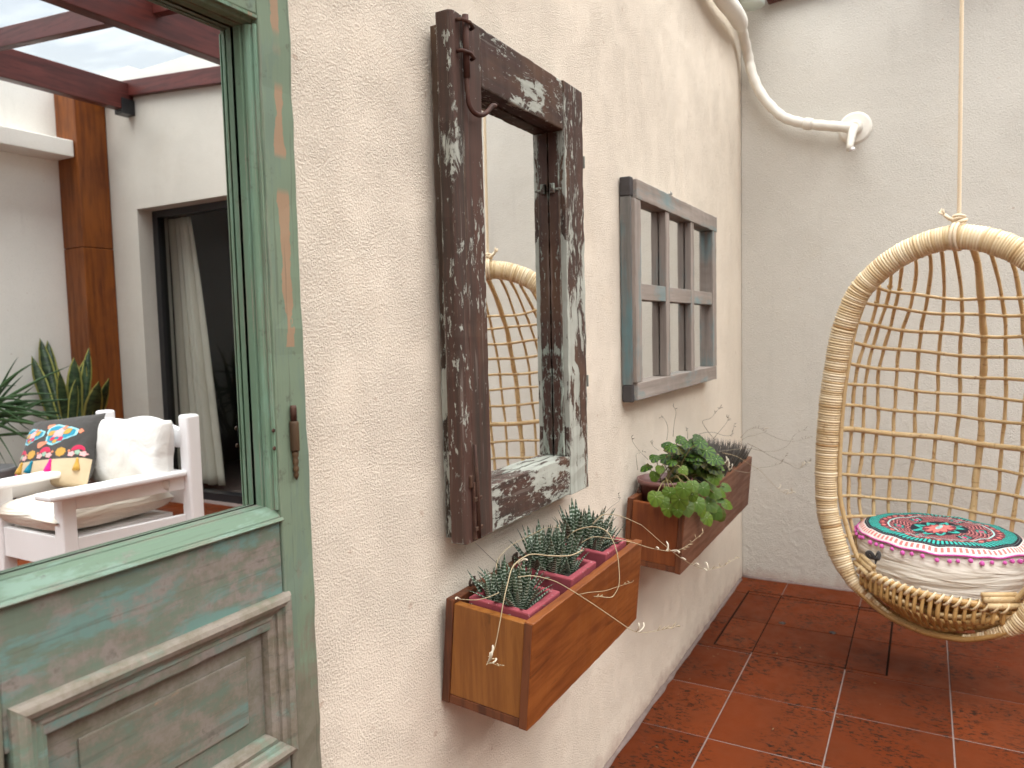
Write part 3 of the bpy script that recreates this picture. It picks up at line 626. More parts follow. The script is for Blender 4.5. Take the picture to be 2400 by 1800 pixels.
# curtain: gathered at the top, flaring to the hem
cb = MB(); nz, ny = 26, 70; vs = []; uvs = []
for i in range(nz + 1):
    z = 2.03 - i / nz * 1.97; t = i / nz
    ya = -3.56 + 0.02 * t; yb = -3.32 + 0.22 * t ** 0.8
    for k in range(ny + 1):
        s = k / ny; ph = s * 2 * math.pi * 5.0 + 0.5 * math.sin(z * 2.0)
        am = (0.028 + 0.02 * t) * (0.6 + 0.4 * math.sin(s * 9 + 1))
        vs.append((3.70 + am * math.sin(ph), ya + (yb - ya) * s + 0.008 * math.cos(ph * 2), z)); uvs.append((s, t))
cb.add(vs, [(i * (ny + 1) + k, i * (ny + 1) + k + 1, (i + 1) * (ny + 1) + k + 1, (i + 1) * (ny + 1) + k) for i in range(nz) for k in range(ny)], uvs, True)
cu = build('curtain', cb, 'curtain', None, recalc=False); sm = cu.modifiers.new('solid', 'SOLIDIFY'); sm.thickness = 0.003
tag(cu, 'long beige curtain hanging in folds behind the sliding glass door', 'curtain')

# ------------------------------------------------------------------ pergola over the yard
perg = thing('pergola', 'dark red timber pergola roofed with clear sheets above the yard', 'pergola', (0, -1.6, 2.4))
def beam_x(y0, y1, zt, h, x0, x1): return MB().box((x0, y0, zt - h), (x1, y1, zt))
for yv in (4.845, 3.25, 1.55):
    yb = 2 * YM - yv; zt = rt(yb) - 0.02
    build('beam', MB().box((WD + 0.01, yb - 0.075, zt - 0.185), (WX - 0.006, yb, zt)), 'beam', perg, bevel=0.004)
b1 = 2 * YM - 4.845
build('bracket', MB().prism([(b1 - 0.08, rt(b1) - 0.235), (b1 + 0.006, rt(b1) - 0.235), (b1 + 0.006, rt(b1) - 0.13), (b1 - 0.08, rt(b1) - 0.13)], 'X', WX - 0.10, WX - 0.003), 'black', perg, bevel=0.002)
def rafter(x0, x1, h=0.105, ya=WC + 0.01, yb=0.66):
    return MB().prism([(ya, rt(ya)), (yb, rt(yb)), (yb, rt(yb) - h), (ya, rt(ya) - h)], 'X', x0, x1)
build('ledger', rafter(WX - 0.045, WX - 0.002, 0.105, WC + 0.01, 0.60), 'beam_y', perg, bevel=0.003)
rx = [2.405 - 0.96 * k for k in range(0, 6)]
for x in rx:
    if x > WD: build('rafter', rafter(x, x + 0.05), 'beam_y', perg, bevel=0.003)
ed = [WX - 0.01] + [x + 0.025 for x in rx if x > WD] + [WD]
for a, b in zip(ed, ed[1:]):
    build('roof_sheet', MB().prism([(WC - 0.05, rt(WC - 0.05) + 0.004), (0.62, rt(0.62) + 0.004), (0.62, rt(0.62) + 0.012), (WC - 0.05, rt(WC - 0.05) + 0.012)], 'X', b + 0.003, a - 0.003), 'poly', perg)
po0 = V((3.172, 5.412, 0)); po1 = V((3.396, 5.175, 0))
build('post', MB().box((3.172, po0.y, 0.0), (3.396, po1.y, 1.80)).box((3.172, po0.y, 1.803), (3.396, po1.y, rt(po1.y) - 0.012)), 'post', perg, bevel=0.006)

# gutter with its outlet and the wrapped pipe in the corner
gut = thing('gutter', 'greenish white plastic gutter with a round outlet above the corner', 'gutter', (3.27, 0.635, 2.45))
gp = [(0.64 + 0.05 * math.cos(a), 2.575 + 0.055 * math.sin(a)) for a in [math.pi + math.pi * k / 10 for k in range(11)]]
gp += [(0.64 + 0.044 * math.cos(a), 2.577 + 0.049 * math.sin(a)) for a in [2 * math.pi - math.pi * k / 10 for k in range(11)]]
build('trough', MB().prism(gp, 'X', WD + 0.01, WX - 0.01), 'pvc', gut)
build('outlet', MB().lathe((3.285, 0.645, 2.455), [(0.044, 0.0), (0.050, 0.006), (0.050, 0.026), (0.057, 0.03), (0.057, 0.062), (0.049, 0.066), (0.049, 0.09)], 28), 'pvc', gut)
hose = thing('drain_pipe', 'white wrapped pipe curling down the corner into a round wall plate', 'pipe', (3.33, 0.30, 1.92))
hp = spline([(2.35, 0.655, 2.40), (2.60, 0.660, 2.362), (2.83, 0.664, 2.338), (3.02, 0.660, 2.345), (3.20, 0.668, 2.352)], 6)
build('upper_pipe', MB().tube(hp, [0.033] * (len(hp) - 4) + [0.032, 0.030, 0.026, 0.021], 14), 'hose', hose)
hp = spline([(3.17, 0.668, 2.355), (3.27, 0.676, 2.335), (3.345, 0.673, 2.275), (3.350, 0.655, 2.195), (3.350, 0.615, 2.105), (3.350, 0.550, 2.022), (3.350, 0.500, 1.988), (3.350, 0.430, 1.962), (3.350, 0.35, 1.942), (3.348, 0.268, 1.922)], 6)
build('lower_pipe', MB().tube(hp, [0.0205 + 0.0012 * math.sin(i * 1.7) for i in range(len(hp))], 12), 'hose', hose)
build('collar', MB().tube([(3.35, 0.452, 1.968), (3.35, 0.445, 1.966), (3.35, 0.425, 1.961), (3.35, 0.418, 1.959)], [0.0215, 0.0245, 0.0245, 0.0215], 14), 'hose', hose)
build('wall_plate', MB().lathe((WX + 0.004, 0.262, 1.932), [(0.064, 0.0), (0.064, 0.006), (0.056, 0.011), (0.03, 0.013), (0.026, 0.034), (0.018, 0.038)], 36, False, ax=(-1, 0, 0)), 'hose', hose)
build('spout', MB().tube([(3.345, 0.262, 1.925), (3.325, 0.266, 1.895), (3.305, 0.272, 1.845), (3.298, 0.273, 1.825)], [0.016, 0.016, 0.013, 0.012], 12), 'hose', hose)
build('drip_tip', MB().tube([(3.298, 0.273, 1.826), (3.292, 0.255, 1.828)], 0.007, 8), 'white_paint', hose)

# ------------------------------------------------------------------ old green door with a mirror in its upper half
YF = 0.665
XL, XS0, XS1, XR = 0.262, 0.313, 0.626, 0.675
door = thing('old_door', 'old green panelled door with a tall mirror set in its upper half', 'door', (0.47, YF + 0.025, 0.012))
Z0, Z1 = 0.012, 1.86
build('stile', MB().rough_box((XS1, YF, Z0), (XR, YF + 0.045, Z1), 'Z', 60, 0.0009), 'green', door, bevel=0.002)
build('stile', MB().rough_box((XL, YF, Z0), (XS0, YF + 0.045, Z1), 'Z', 60, 0.0009), 'green', door, bevel=0.002)
build('middle_rail', MB().rough_box((XS0 + 0.001, YF + 0.002, 0.80), (XS1 - 0.001, YF + 0.040, 0.924), 'X', 20, 0.0006), 'green_rail', door, bevel=0.0015)
build('top_rail', MB().rough_box((XS0 + 0.001, YF + 0.001, 1.506), (XS1 - 0.001, YF + 0.045, Z1), 'X', 20, 0.0006), 'green', door, bevel=0.0015)
build('bottom_rail', MB().rough_box((XS0 + 0.001, YF + 0.002, Z0 + 0.001), (XS1 - 0.001, YF + 0.040, 0.652), 'X', 20, 0.0006), 'green_rail', door, bevel=0.0015)
# glazing mouldings round the mirror: profile stepping back from the front to the glass
def moulding_v(x_edge, sgn, z0, z1):
    pr = [(0, YF + 0.0030), (0.0030, YF + 0.0025), (0.0040, YF + 0.0050), (0.0020, YF + 0.0060), (0.0020, YF + 0.0085), (0.0055, YF + 0.0095), (0.0075, YF + 0.0130), (0.0080, YF + 0.0170), (0.0040, YF + 0.0178), (0.0040, YF + 0.0200), (0.0090, YF + 0.0208), (0.0100, YM - 0.0022), (0, YM - 0.0022)]
    return MB().prism([(x_edge + sgn * d, y) for d, y in pr], 'Z', z0, z1)
build('glazing_bead', moulding_v(XS1, -1, 0.938, 1.496), 'green_mould', door)
build('glazing_bead', moulding_v(XS0, 1, 0.938, 1.496), 'green_mould', door)
prs = [(YF - 0.003, 0.9245), (YF - 0.005, 0.9265), (YF - 0.0035, 0.9290), (YF - 0.0010, 0.9293), (YF - 0.0006, 0.9265), (YF + 0.0012, 0.9265), (YF + 0.0018, 0.9300), (YF + 0.0050, 0.9335), (YF + 0.0100, 0.9385), (YF + 0.0145, 0.9415), (YF + 0.0175, 0.9418), (YF + 0.0178, 0.9370), (YF + 0.0200, 0.9370), (YF + 0.0203, 0.9420), (YM - 0.0024, 0.9435), (YM - 0.0024, 0.9245)]
build('sill_moulding', MB().prism(prs, 'X', XS0 + 0.0005, XS1 - 0.0005), 'green_sill', door)
prt = [(YF + 0.0005, 1.5055), (YF + 0.001, 1.502), (YF + 0.005, 1.501), (YF + 0.006, 1.504), (YF + 0.0085, 1.504), (YF + 0.0105, 1.499), (YF + 0.018, 1.497), (YF + 0.0185, 1.501), (YF + 0.0205, 1.501), (YF + 0.021, 1.497), (YM - 0.0022, 1.4955), (YM - 0.0022, 1.5055)]
build('head_moulding', MB().prism(prt, 'X', XS0 + 0.0005, XS1 - 0.0005), 'green_mould', door)
build('mirror_glass', MB().box((XS0 + 0.001, YM, 0.925), (XS1 - 0.001, YM + 0.004, 1.505)), 'mirror', door)
# bolection moulding and raised panel
def frame_side(rect, prof, side):
    x0, x1, z0, z1 = rect
    def corner(cx, cz, d): return (x0 + d if cx == 0 else x1 - d, z0 + d if cz == 0 else z1 - d)
    ends = {'top': ((0, 1), (1, 1)), 'bottom': ((1, 0), (0, 0)), 'left': ((0, 0), (0, 1)), 'right': ((1, 1), (1, 0))}[side]
    n = len(prof); vs = []
    g_ = 0.0004
    for e, (cx, cz) in enumerate(ends):
        for d, y in prof:
            x, z = corner(cx, cz, d)
            if side in ('top', 'bottom'): x += g_ if cx == 0 else -g_
            vs.append((x, y, z))
    return MB().add(vs, [tuple(range(n)), tuple(range(2 * n - 1, n - 1, -1))] + [(i, (i + 1) % n, n + (i + 1) % n, n + i) for i in range(n)])
PR = (0.318, 0.6315, 0.640, 0.838)
prof = [(0, YF + 0.004), (0, YF - 0.003), (0.003, YF - 0.008), (0.008, YF - 0.010), (0.013, YF - 0.008), (0.0145, YF - 0.003), (0.020, YF - 0.0015), (0.0205, YF + 0.002), (0.026, YF + 0.001), (0.031, YF + 0.004), (0.033, YF + 0.010), (0.033, YF + 0.020), (0, YF + 0.020)]
for sd_ in ('top', 'bottom', 'left', 'right'):
    build('panel_moulding', frame_side(PR, prof, sd_), 'green_bolection', door)
build('panel', MB().box((PR[0] + 0.02, YF + 0.0135, PR[2] + 0.02), (PR[1] - 0.02, YF + 0.022, PR[3] - 0.02)), 'green_panel', door)
a0, a1, a2, a3 = PR[0] + 0.062, PR[1] - 0.058, PR[2] + 0.058, PR[3] - 0.060
build('raised_field', MB().box((a0, YF + 0.0105, a2), (a1, YF + 0.0140, a3)), 'green_panel', door, bevel=0.0012)
# screw holes and the old pin hinge
for hz in (1.033, 1.012): build('screw_hole', MB().lathe((XS1 - 0.005, YF + 0.0018, hz), [(0.0022, 0.0), (0.0026, 0.0012), (0.0012, 0.0014)], 10, ax=(0, -1, 0)), 'rust', door)
hg = build('hinge', MB().lathe((0.649, YF - 0.004, 1.005), [(0.0052, 0.0), (0.0056, 0.002), (0.0056, 0.034), (0.0050, 0.036)], 14), 'brass_old', door)
build('hinge_pin', MB().lathe((0.649, YF - 0.004, 1.041), [(0.0038, 0), (0.0040, 0.016), (0.0034, 0.019)], 12), 'rust', hg)
build('finial', MB().lathe((0.649, YF - 0.004, 0.970), [(0.0008, 0), (0.0024, 0.003), (0.0034, 0.006), (0.0022, 0.009), (0.0036, 0.0115), (0.0036, 0.015), (0.0024, 0.017), (0.0036, 0.020), (0.0036, 0.024), (0.0026, 0.026), (0.0040, 0.029), (0.0040, 0.0345)], 12), 'brass_old', hg)

# ------------------------------------------------------------------ weathered brown mirror frame
BF, BM = 0.658, 0.695
bx0, bx1, bx2, bx3 = 1.016, 1.1025, 1.4335, 1.528
bz0, bz1, bz2, bz3 = 0.789, 0.873, 1.553, 1.652
fm = thing('wall_mirror', 'tall mirror in a weathered brown frame with peeling paint and iron bolts', 'mirror', (1.27, 0.68, 0.78))
# left stile: rounded front board over a set-back board
pr = []
for k in range(7):
    a = math.pi / 2 * k / 6; pr.append((bx0 + 0.010 - 0.010 * math.sin(a), BF + 0.010 - 0.010 * math.cos(a)))
poly = [(bx1, BF), (bx1 - 0.058, BF), (bx1 - 0.060, BF + 0.0015), (bx1 - 0.062, BF)] + pr + [(bx0, BF + 0.030), (bx1, BF + 0.030)]
def long_prism(poly, z0, z1, n=40, j=0.0008):
    mb = MB(); m = len(poly); vs = []
    for i in range(n + 1):
        z = z0 + (z1 - z0) * i / n
        dx, dy = R.uniform(-j, j), R.uniform(-j, j) * 0.5
        for (x, y) in poly: vs.append((x + dx + R.uniform(-j, j) * 0.3, y + dy, z))
    fs = [(i * m + k, i * m + (k + 1) % m, (i + 1) * m + (k + 1) % m, (i + 1) * m + k) for i in range(n) for k in range(m)]
    return mb.add(vs, fs + [tuple(range(m)), tuple(n * m + k for k in range(m))])
build('stile', long_prism(poly, bz0 + 0.002, bz3 - 0.002), 'peel_stile', fm, bevel=0.0012)
build('backing_strip', MB().rough_box((1.030, BF + 0.031, bz0 + 0.006), (1.0995, WY - 0.007, bz3 - 0.014), 'Z', 40, 0.0008), 'peel_side', fm, bevel=0.001)
build('stile', MB().rough_box((bx2, BF, bz0), (bx3, BM + 0.014, bz3 + 0.003), 'Z', 44, 0.0009), 'peel_stile_r', fm, bevel=0.0016)
build('top_rail', MB().rough_box((bx1 + 0.0008, BF + 0.001, bz2), (bx2 - 0.0008, BM - 0.0005, bz3), 'X', 24, 0.0009), 'peel_top', fm, bevel=0.003)
build('bottom_rail', MB().rough_box((bx1 + 0.0008, BF + 0.001, bz0 + 0.002), (bx2 - 0.0008, BM - 0.0005, bz1), 'X', 24, 0.0010), 'peel_bot', fm, bevel=0.0022)
build('jamb_strip', MB().rough_box((bx2 - 0.0060, BF + 0.012, bz1 + 0.001), (bx2 - 0.0004, BM - 0.0008, bz2 - 0.001), 'Z', 40, 0.0007), 'peel_jamb', fm, bevel=0.0012)
build('jamb_strip', MB().rough_box((bx1 + 0.0004, BF + 0.012, bz1 + 0.001), (bx1 + 0.0045, BM - 0.0008, bz2 - 0.001), 'Z', 40, 0.0007), 'peel_jamb', fm, bevel=0.0012)
build('mirror_glass', MB().box((bx1 - 0.001, BM, bz1 - 0.02), (bx2 + 0.0005 - 0.001, BM + 0.004, bz2 + 0.02)), 'mirror', fm)
build('catch', MB().box((bx2 - 0.013, 0.679, 1.427), (bx2 - 0.0062, 0.690, 1.447)).box((bx2 - 0.009, 0.664, 1.432), (bx2 - 0.0062, 0.679, 1.437)), 'peel_jamb', fm, bevel=0.0015)
# upper bolt with staples and hook
bolt = build('bolt', MB().tube([(1.046, 0.6505, 1.648), (1.046, 0.6505, 1.55)], 0.0055, 10), 'rust', fm)
bp = spline([(1.046, 0.651, 1.552), (1.0462, 0.650, 1.528), (1.049, 0.649, 1.508), (1.060, 0.646, 1.4975), (1.075, 0.642, 1.497), (1.090, 0.639, 1.506), (1.101, 0.637, 1.517), (1.110, 0.636, 1.519)], 5)
build('bolt_hook', MB().tube(bp, [0.0042] * (len(bp) - 1) + [0.0045], 10), 'rust', bolt)
for bz in (1.636, 1.588):
    build('staple', MB().tube([(1.030, 0.6575, bz + 0.001), (1.031, 0.6475, bz), (1.046, 0.6425, bz - 0.001), (1.062, 0.6455, bz - 0.003), (1.066, 0.6535, bz - 0.003)], 0.0032, 8), 'rust', bolt)
lb = build('bolt', MB().box((1.036, 0.6515, 0.796), (1.0535, 0.6575, 0.893)), 'rust', fm, bevel=0.0015)
build('bolt_rod', MB().tube([(1.0425, 0.6525, 0.955), (1.0430, 0.6508, 0.90), (1.0445, 0.650, 0.797)], [0.0028, 0.0036, 0.0036], 8), 'rust', lb)
for bz in (0.861, 0.811): build('band', MB().box((1.0335, 0.6488, bz), (1.0560, 0.6512, bz + 0.007)), 'rust', lb, bevel=0.0008)
build('bolt_lip', MB().box((1.029, 0.6530, 0.885), (1.0355, 0.6578, 0.905)), 'rust', lb, bevel=0.001)
for hz in (1.513, 1.029):
    build('hook_plate', MB().box((bx3 + 0.001, 0.671, hz - 0.014), (bx3 + 0.022, 0.674, hz + 0.010)).lathe((bx3 + 0.014, 0.674, hz - 0.014), [(0.008, 0), (0.008, 0.003)], 12, ax=(0, -1, 0)).box((bx3 + 0.0195, 0.663, hz - 0.016), (bx3 + 0.0225, 0.671, hz + 0.010)), 'hookplate', fm, bevel=0.0008)

# ------------------------------------------------------------------ grey and teal window frame with six mirrors
WF, WM = 0.673, 0.698
wm = thing('window_mirror', 'old window frame in weathered grey and teal wood with six small mirrors', 'mirror', (2.33, 0.69, 0.94))
wx0, wx1, wx2, wx3 = 1.899, 1.947, 2.724, 2.774
wz0, wz1, wz2, wz3 = 0.947, 0.995, 1.484, 1.536
build('top_rail', MB().rough_box((wx0 + 0.016, WF - 0.001, wz2), (wx3 + 0.006, WM + 0.012, wz3), 'X', 30, 0.0008), 'gt_x', wm, bevel=0.002)
build('bottom_rail', MB().rough_box((wx0 + 0.006, WF - 0.001, wz0), (wx3 - 0.008, WM + 0.012, wz1), 'X', 30, 0.0008), 'gt_x', wm, bevel=0.002)
build('stile', MB().rough_box((wx0, WF, wz1 + 0.0008), (wx1, WM + 0.012, wz2 - 0.0008), 'Z', 30, 0.0006), 'gt_z', wm, bevel=0.0016)
build('stile', MB().rough_box((wx2, WF, wz1 + 0.0008), (wx3, WM + 0.012, wz2 - 0.0008), 'Z', 30, 0.0006), 'gt_z', wm, bevel=0.0016)
build('edge_strip', MB().rough_box((wx0 - 0.006, WF + 0.010, wz1 - 0.005), (wx0 - 0.0005, WY - 0.003, wz2 + 0.005), 'Z', 30, 0.0006), 'gt_e', wm, bevel=0.001)
build('rail_end', MB().rough_box((wx0 - 0.007, WF + 0.009, wz2 + 0.006), (wx0 + 0.0150, WY - 0.003, wz3 + 0.004), 'Z', 4, 0.0008), 'charred', wm, bevel=0.003)
build('rail_end', MB().rough_box((wx0 - 0.007, WF + 0.009, wz0 - 0.004), (wx0 + 0.0050, WY - 0.003, wz1 - 0.006), 'Z', 4, 0.0008), 'charred', wm, bevel=0.003)
mx = [(2.169, 2.214), (2.440, 2.486)]
mzb, mzt = 1.218, 1.262
for (a, b) in mx: build('glazing_bar', MB().rough_box((a + 0.004, WF + 0.002, wz1 + 0.0006), (b - 0.004, WM - 0.0008, wz2 - 0.0006), 'Z', 24, 0.0005), 'gt_z', wm, bevel=0.002)
cols = [(wx1, mx[0][0]), (mx[0][1], mx[1][0]), (mx[1][1], wx2)]
for (a, b) in cols:
    build('cross_bar', MB().rough_box((a - 0.0035 if a != wx1 else a + 0.0006, WF + 0.003, mzb), (b + 0.0035 if b != wx2 else b - 0.0006, WM - 0.0008, mzt), 'X', 8, 0.0005), 'gt_x', wm, bevel=0.002)
    for (z0, z1) in ((wz1, mzb), (mzt, wz2)):
        build('mirror_pane', MB().box((a - 0.003, WM, z0 - 0.003), (b + 0.003, WM + 0.003, z1 + 0.003)), 'mirror', wm)
build('backing_board', MB().box((wx1 + 0.001, WM + 0.0045, wz1 + 0.0005), (wx2 - 0.001, WM + 0.010, wz2 - 0.0005)), 'gt_x', wm)
nl = MB().tube([(2.318, 0.716, 1.556), (2.318, 0.700, 1.558)], 0.0022, 8); nl.tube([(2.318, 0.701, 1.558), (2.318, 0.699, 1.558)], 0.0045, 8); nl.tube([(2.318, 0.703, 1.552), (2.318, 0.703, 1.566)], 0.0015, 6)
tag(build('nail', nl, 'steel'), 'steel nail in the stucco just above the teal window frame', 'nail')

# ------------------------------------------------------------------ planter boxes
TL = rad(5.0)
def planter(x0, x1, zb, h, dpt, mf, me, md, label, t=0.016):
    pv = Vector(((x0 + x1) / 2, WY - 0.0015, zb)); rot = Matrix.Rotation(TL, 3, 'X')
    T = lambda v: pv + rot @ (Vector(v) - Vector(((x0 + x1) / 2, 0, 0)))      # box space: x along, y out of the wall is negative, z up
    b = thing('planter_box', label, 'planter', pv)
    e = 0.0015
    build('front_board', MB().rough_box((x0 - e, -dpt, 0), (x1 + e, -dpt + t, h), 'X', 24, 0.0005).map(T), mf, b, bevel=0.0016)
    build('back_board', MB().rough_box((x0 - e, -t, 0), (x1 + e, -0.0005, h + 0.002), 'X', 24, 0.0005).map(T), md, b, bevel=0.0016)
    for (xa, xb) in ((x0, x0 + t), (x1 - t, x1)):
        build('end_board', MB().box((xa, -dpt + t + 0.0004, t + 0.0008), (xb, -t - 0.0004, h - 0.004)).map(T), me, b, bevel=0.0012)
    build('base_board', MB().box((x0 - 0.0005, -dpt + t + 0.0004, 0.0006), (x1 + 0.0005, -t - 0.0004, t)).map(T), md, b, bevel=0.0012)
    # darker end grain of the long boards, seen at the near end
    build('end_grain', MB().box((x0 - 0.0026, -dpt + 0.0016, 0.002), (x0 - 0.0010, -dpt + t - 0.0008, h - 0.002)).map(T), md, b)
    for ex in (x0 + 0.075, x0 + (x1 - x0) * 0.45, x1 - 0.10):
        eb = MB().tube([T((ex, -0.010, h - 0.012)), T((ex, -0.008, h + 0.018))], 0.0026, 8)
        ring = [T((ex - 0.004 + 0.0065 * math.cos(a), -0.006, h + 0.008 + 0.0065 * math.sin(a))) for a in [2 * math.pi * k / 14 for k in range(15)]]
        eb.tube(ring, 0.0024, 7); build('hanging_eye', eb, 'rust', b)
    return b, T
pb1, T1 = planter(1.011, 1.525, 0.5165, 0.180, 0.166, 'pl_front', 'pl_end', 'pl_dark', 'orange varnished planter box holding three pink pots under the brown mirror')
pb2, T2 = planter(1.884, 2.737, 0.5060, 0.178, 0.160, 'pl2_front', 'pl2_end', 'pl_dark', 'reddish planter box with begonia and grey succulent under the window frame')
build('soil', MB().rough_box((2.10, -0.142, 0.10), (2.718, -0.018, 0.150), 'X', 40, 0.004).map(T2), 'soil', pb2)

def leaf_mesh(name, L, wd, curl, mat, thick=0.35, n=7):
    """narrow pointed succulent leaf, base at the origin, growing up z and curling towards +x"""
    vs = []; uv = []; fs = []
    for i in range(n + 1):
        t = i / n; z = L * t * (1 - 0.12 * t * curl / 0.5 * 0.5); x = curl * L * t * t
        hw = wd * 0.5 * (0.75 + 0.6 * t - 1.35 * t ** 2.2) if t < 1 else 0.0003
        th = hw * thick
        vs += [(x - th * 0.2, -hw, z), (x + th, -hw * 0.55, z), (x + th * 1.5, 0, z), (x + th, hw * 0.55, z), (x - th * 0.2, hw, z), (x - th * 0.5, 0, z)]
        uv += [(0.02, t), (0.25, t), (0.5, t), (0.75, t), (0.98, t), (0.5, t)]
    # outer face (with bands) is the -x side: flip so the bulge looks outward
    vs = [(-x, y, z) if False else (x, y, z) for x, y, z in vs]
    for i in range(n):
        for k in range(6): fs.append((i * 6 + k, i * 6 + (k + 1) % 6, (i + 1) * 6 + (k + 1) % 6, (i + 1) * 6 + k))
    fs += [(5, 4, 3, 2, 1, 0)]
    me = bpy.data.meshes.new(name); me.from_pydata(vs, [], fs); ul = me.uv_layers.new(name='UVMap')
    for p in me.polygons:
        p.use_smooth = True
        for l in p.loop_indices: ul.data[l].uv = uv[me.loops[l].vertex_index]
    bm = bmesh.new(); bm.from_mesh(me); bmesh.ops.recalc_face_normals(bm, faces=bm.faces); bm.to_mesh(me); bm.free()
    me.materials.append(M[mat]); return me
ZL = [leaf_mesh('zebra_leaf', L, w_, c_, 'zebra') for (L, w_, c_) in ((0.058, 0.0098, 0.10), (0.050, 0.0095, 0.22), (0.042, 0.0095, 0.34), (0.052, 0.0088, -0.06), (0.034, 0.0085, 0.40), (0.060, 0.0085, 0.04))]
def rosette(parent, c, n, rnd, spread=1.0, size=1.0, tilt=(0, 0)):
    c = Vector(c)
    for i in range(n):
        k = i / n; az = i * 2.39996 + rnd.uniform(-0.3, 0.3); lean = (0.10 + 0.80 * k ** 0.9) * spread * rnd.uniform(0.8, 1.2)
        me = ZL[rnd.choice([0, 3, 5]) if k < 0.35 else rnd.choice([0, 1, 5]) if k < 0.7 else rnd.choice([1, 2, 4])]
        q = Matrix.Rotation(az, 3, 'Z') @ Matrix.Rotation(lean, 3, 'Y')
        q = Matrix.Rotation(tilt[0], 3, 'X') @ Matrix.Rotation(tilt[1], 3, 'Y') @ q @ Matrix.Rotation(math.pi if False else 0, 3, 'Z')
        base = c + Vector((math.cos(az), math.sin(az), 0)) * (0.003 + 0.010 * k * spread) + Vector((0, 0, -0.004 - 0.004 * k))
        s = size * rnd.uniform(0.82, 1.12)
        place('leaf', me, parent, base, q.to_quaternion(), (s * rnd.uniform(0.9, 1.15), s * 1.28, s))
rp = random.Random(5)
def square_pot(T, xa, xb, ya, yb, zr, label, grp='square pink pots in the near planter box'):
    pt = thing('flower_pot', label, 'pot', T(((xa + xb) / 2, (ya + yb) / 2, 0.02)), grp)
    t = 0.013; zb = 0.018
    def ringv(x0, x1, y0, y1, z): return [(x0, y0, z), (x1, y0, z), (x1, y1, z), (x0, y1, z)]
    k = 0.010
    L = [ringv(xa + k, xb - k, ya + k, yb - k, zb), ringv(xa, xb, ya, yb, zr), ringv(xa + t, xb - t, ya + t, yb - t, zr), ringv(xa + t + 0.003, xb - t - 0.003, ya + t + 0.003, yb - t - 0.003, zr - 0.03)]
    vs = [v for r in L for v in r]; fs = [(3, 2, 1, 0), (12, 13, 14, 15)]
    for i in range(3):
        for j in range(4): fs.append((i * 4 + j, i * 4 + (j + 1) % 4, i * 4 + 4 + (j + 1) % 4, i * 4 + 4 + j))
    build('pot_wall', MB().add(vs, fs).map(T), 'pot', pt, bevel=0.0028)
    sb = MB(); n = 10; sv = []
    for i in range(n + 1):
        for j in range(n + 1):
            sv.append((xa + t + 0.002 + (xb - xa - 2 * t - 0.004) * i / n, ya + t + 0.002 + (yb - ya - 2 * t - 0.004) * j / n, zr - 0.014 + rp.uniform(-0.003, 0.003)))
    sb.add(sv, [(i * (n + 1) + j, i * (n + 1) + j + 1, (i + 1) * (n + 1) + j + 1, (i + 1) * (n + 1) + j) for i in range(n) for j in range(n)], None, True)
    build('soil', sb.map(T), 'soil', pt, recalc=False)
    return pt
pots = [(1.032, 1.150, -0.147, -0.030, 0.184, 'pink square pot at the near end of the orange planter box'),
        (1.196, 1.314, -0.147, -0.030, 0.190, 'pink square pot in the middle of the orange planter box'),
        (1.362, 1.482, -0.147, -0.030, 0.190, 'pink square pot at the far end of the orange planter box')]
plab = ['zebra striped succulent in the near pink pot, soil showing beside it', 'zebra striped succulent crowding the middle pink pot', 'zebra striped succulent in the far pink pot, tallest tips']
spots = [[(0.30, 0.30, 26, 1.05, 0.82), (0.34, 0.62, 24, 0.9, 0.92), (0.62, 0.42, 24, 0.75, 0.90), (0.20, 0.80, 12, 1.1, 0.75), (0.62, 0.80, 12, 0.7, 0.9)],
         [(0.20, 0.75, 26, 0.75, 1.15), (0.42, 0.45, 28, 0.6, 1.05), (0.66, 0.45, 28, 0.7, 1.05), (0.42, 0.78, 22, 0.6, 1.1), (0.80, 0.66, 18, 0.6, 1.0), (0.2, 0.45, 18, 0.8, 0.95), (0.60, 0.25, 18, 0.8, 0.8)],
         [(0.22, 0.72, 26, 0.75, 1.2), (0.46, 0.5, 26, 0.65, 1.05), (0.74, 0.55, 26, 0.75, 1.05), (0.50, 0.80, 20, 0.6, 1.1), (0.30, 0.35, 18, 0.85, 0.9), (0.78, 0.3, 16, 0.85, 0.85)]]
plants = []
for (xa, xb, ya, yb, zr, lb_), pl, sp in zip(pots, plab, spots):
    square_pot(T1, xa, xb, ya, yb, zr, lb_)
    pn = thing('zebra_succulent', pl, 'plant', T1(((xa + xb) / 2, (ya + yb) / 2, zr - 0.015)), 'zebra succulents in the near planter box')
    plants.append(pn)
    for (fx, fy, n, spr, sz) in sp:
        rosette(pn, T1((xa + 0.012 + fx * (xb - xa - 0.024), ya + 0.012 + fy * (yb - ya - 0.024), zr - 0.012)), n, rp, spr, sz * (1.40 if xa < 1.1 else 1.34))

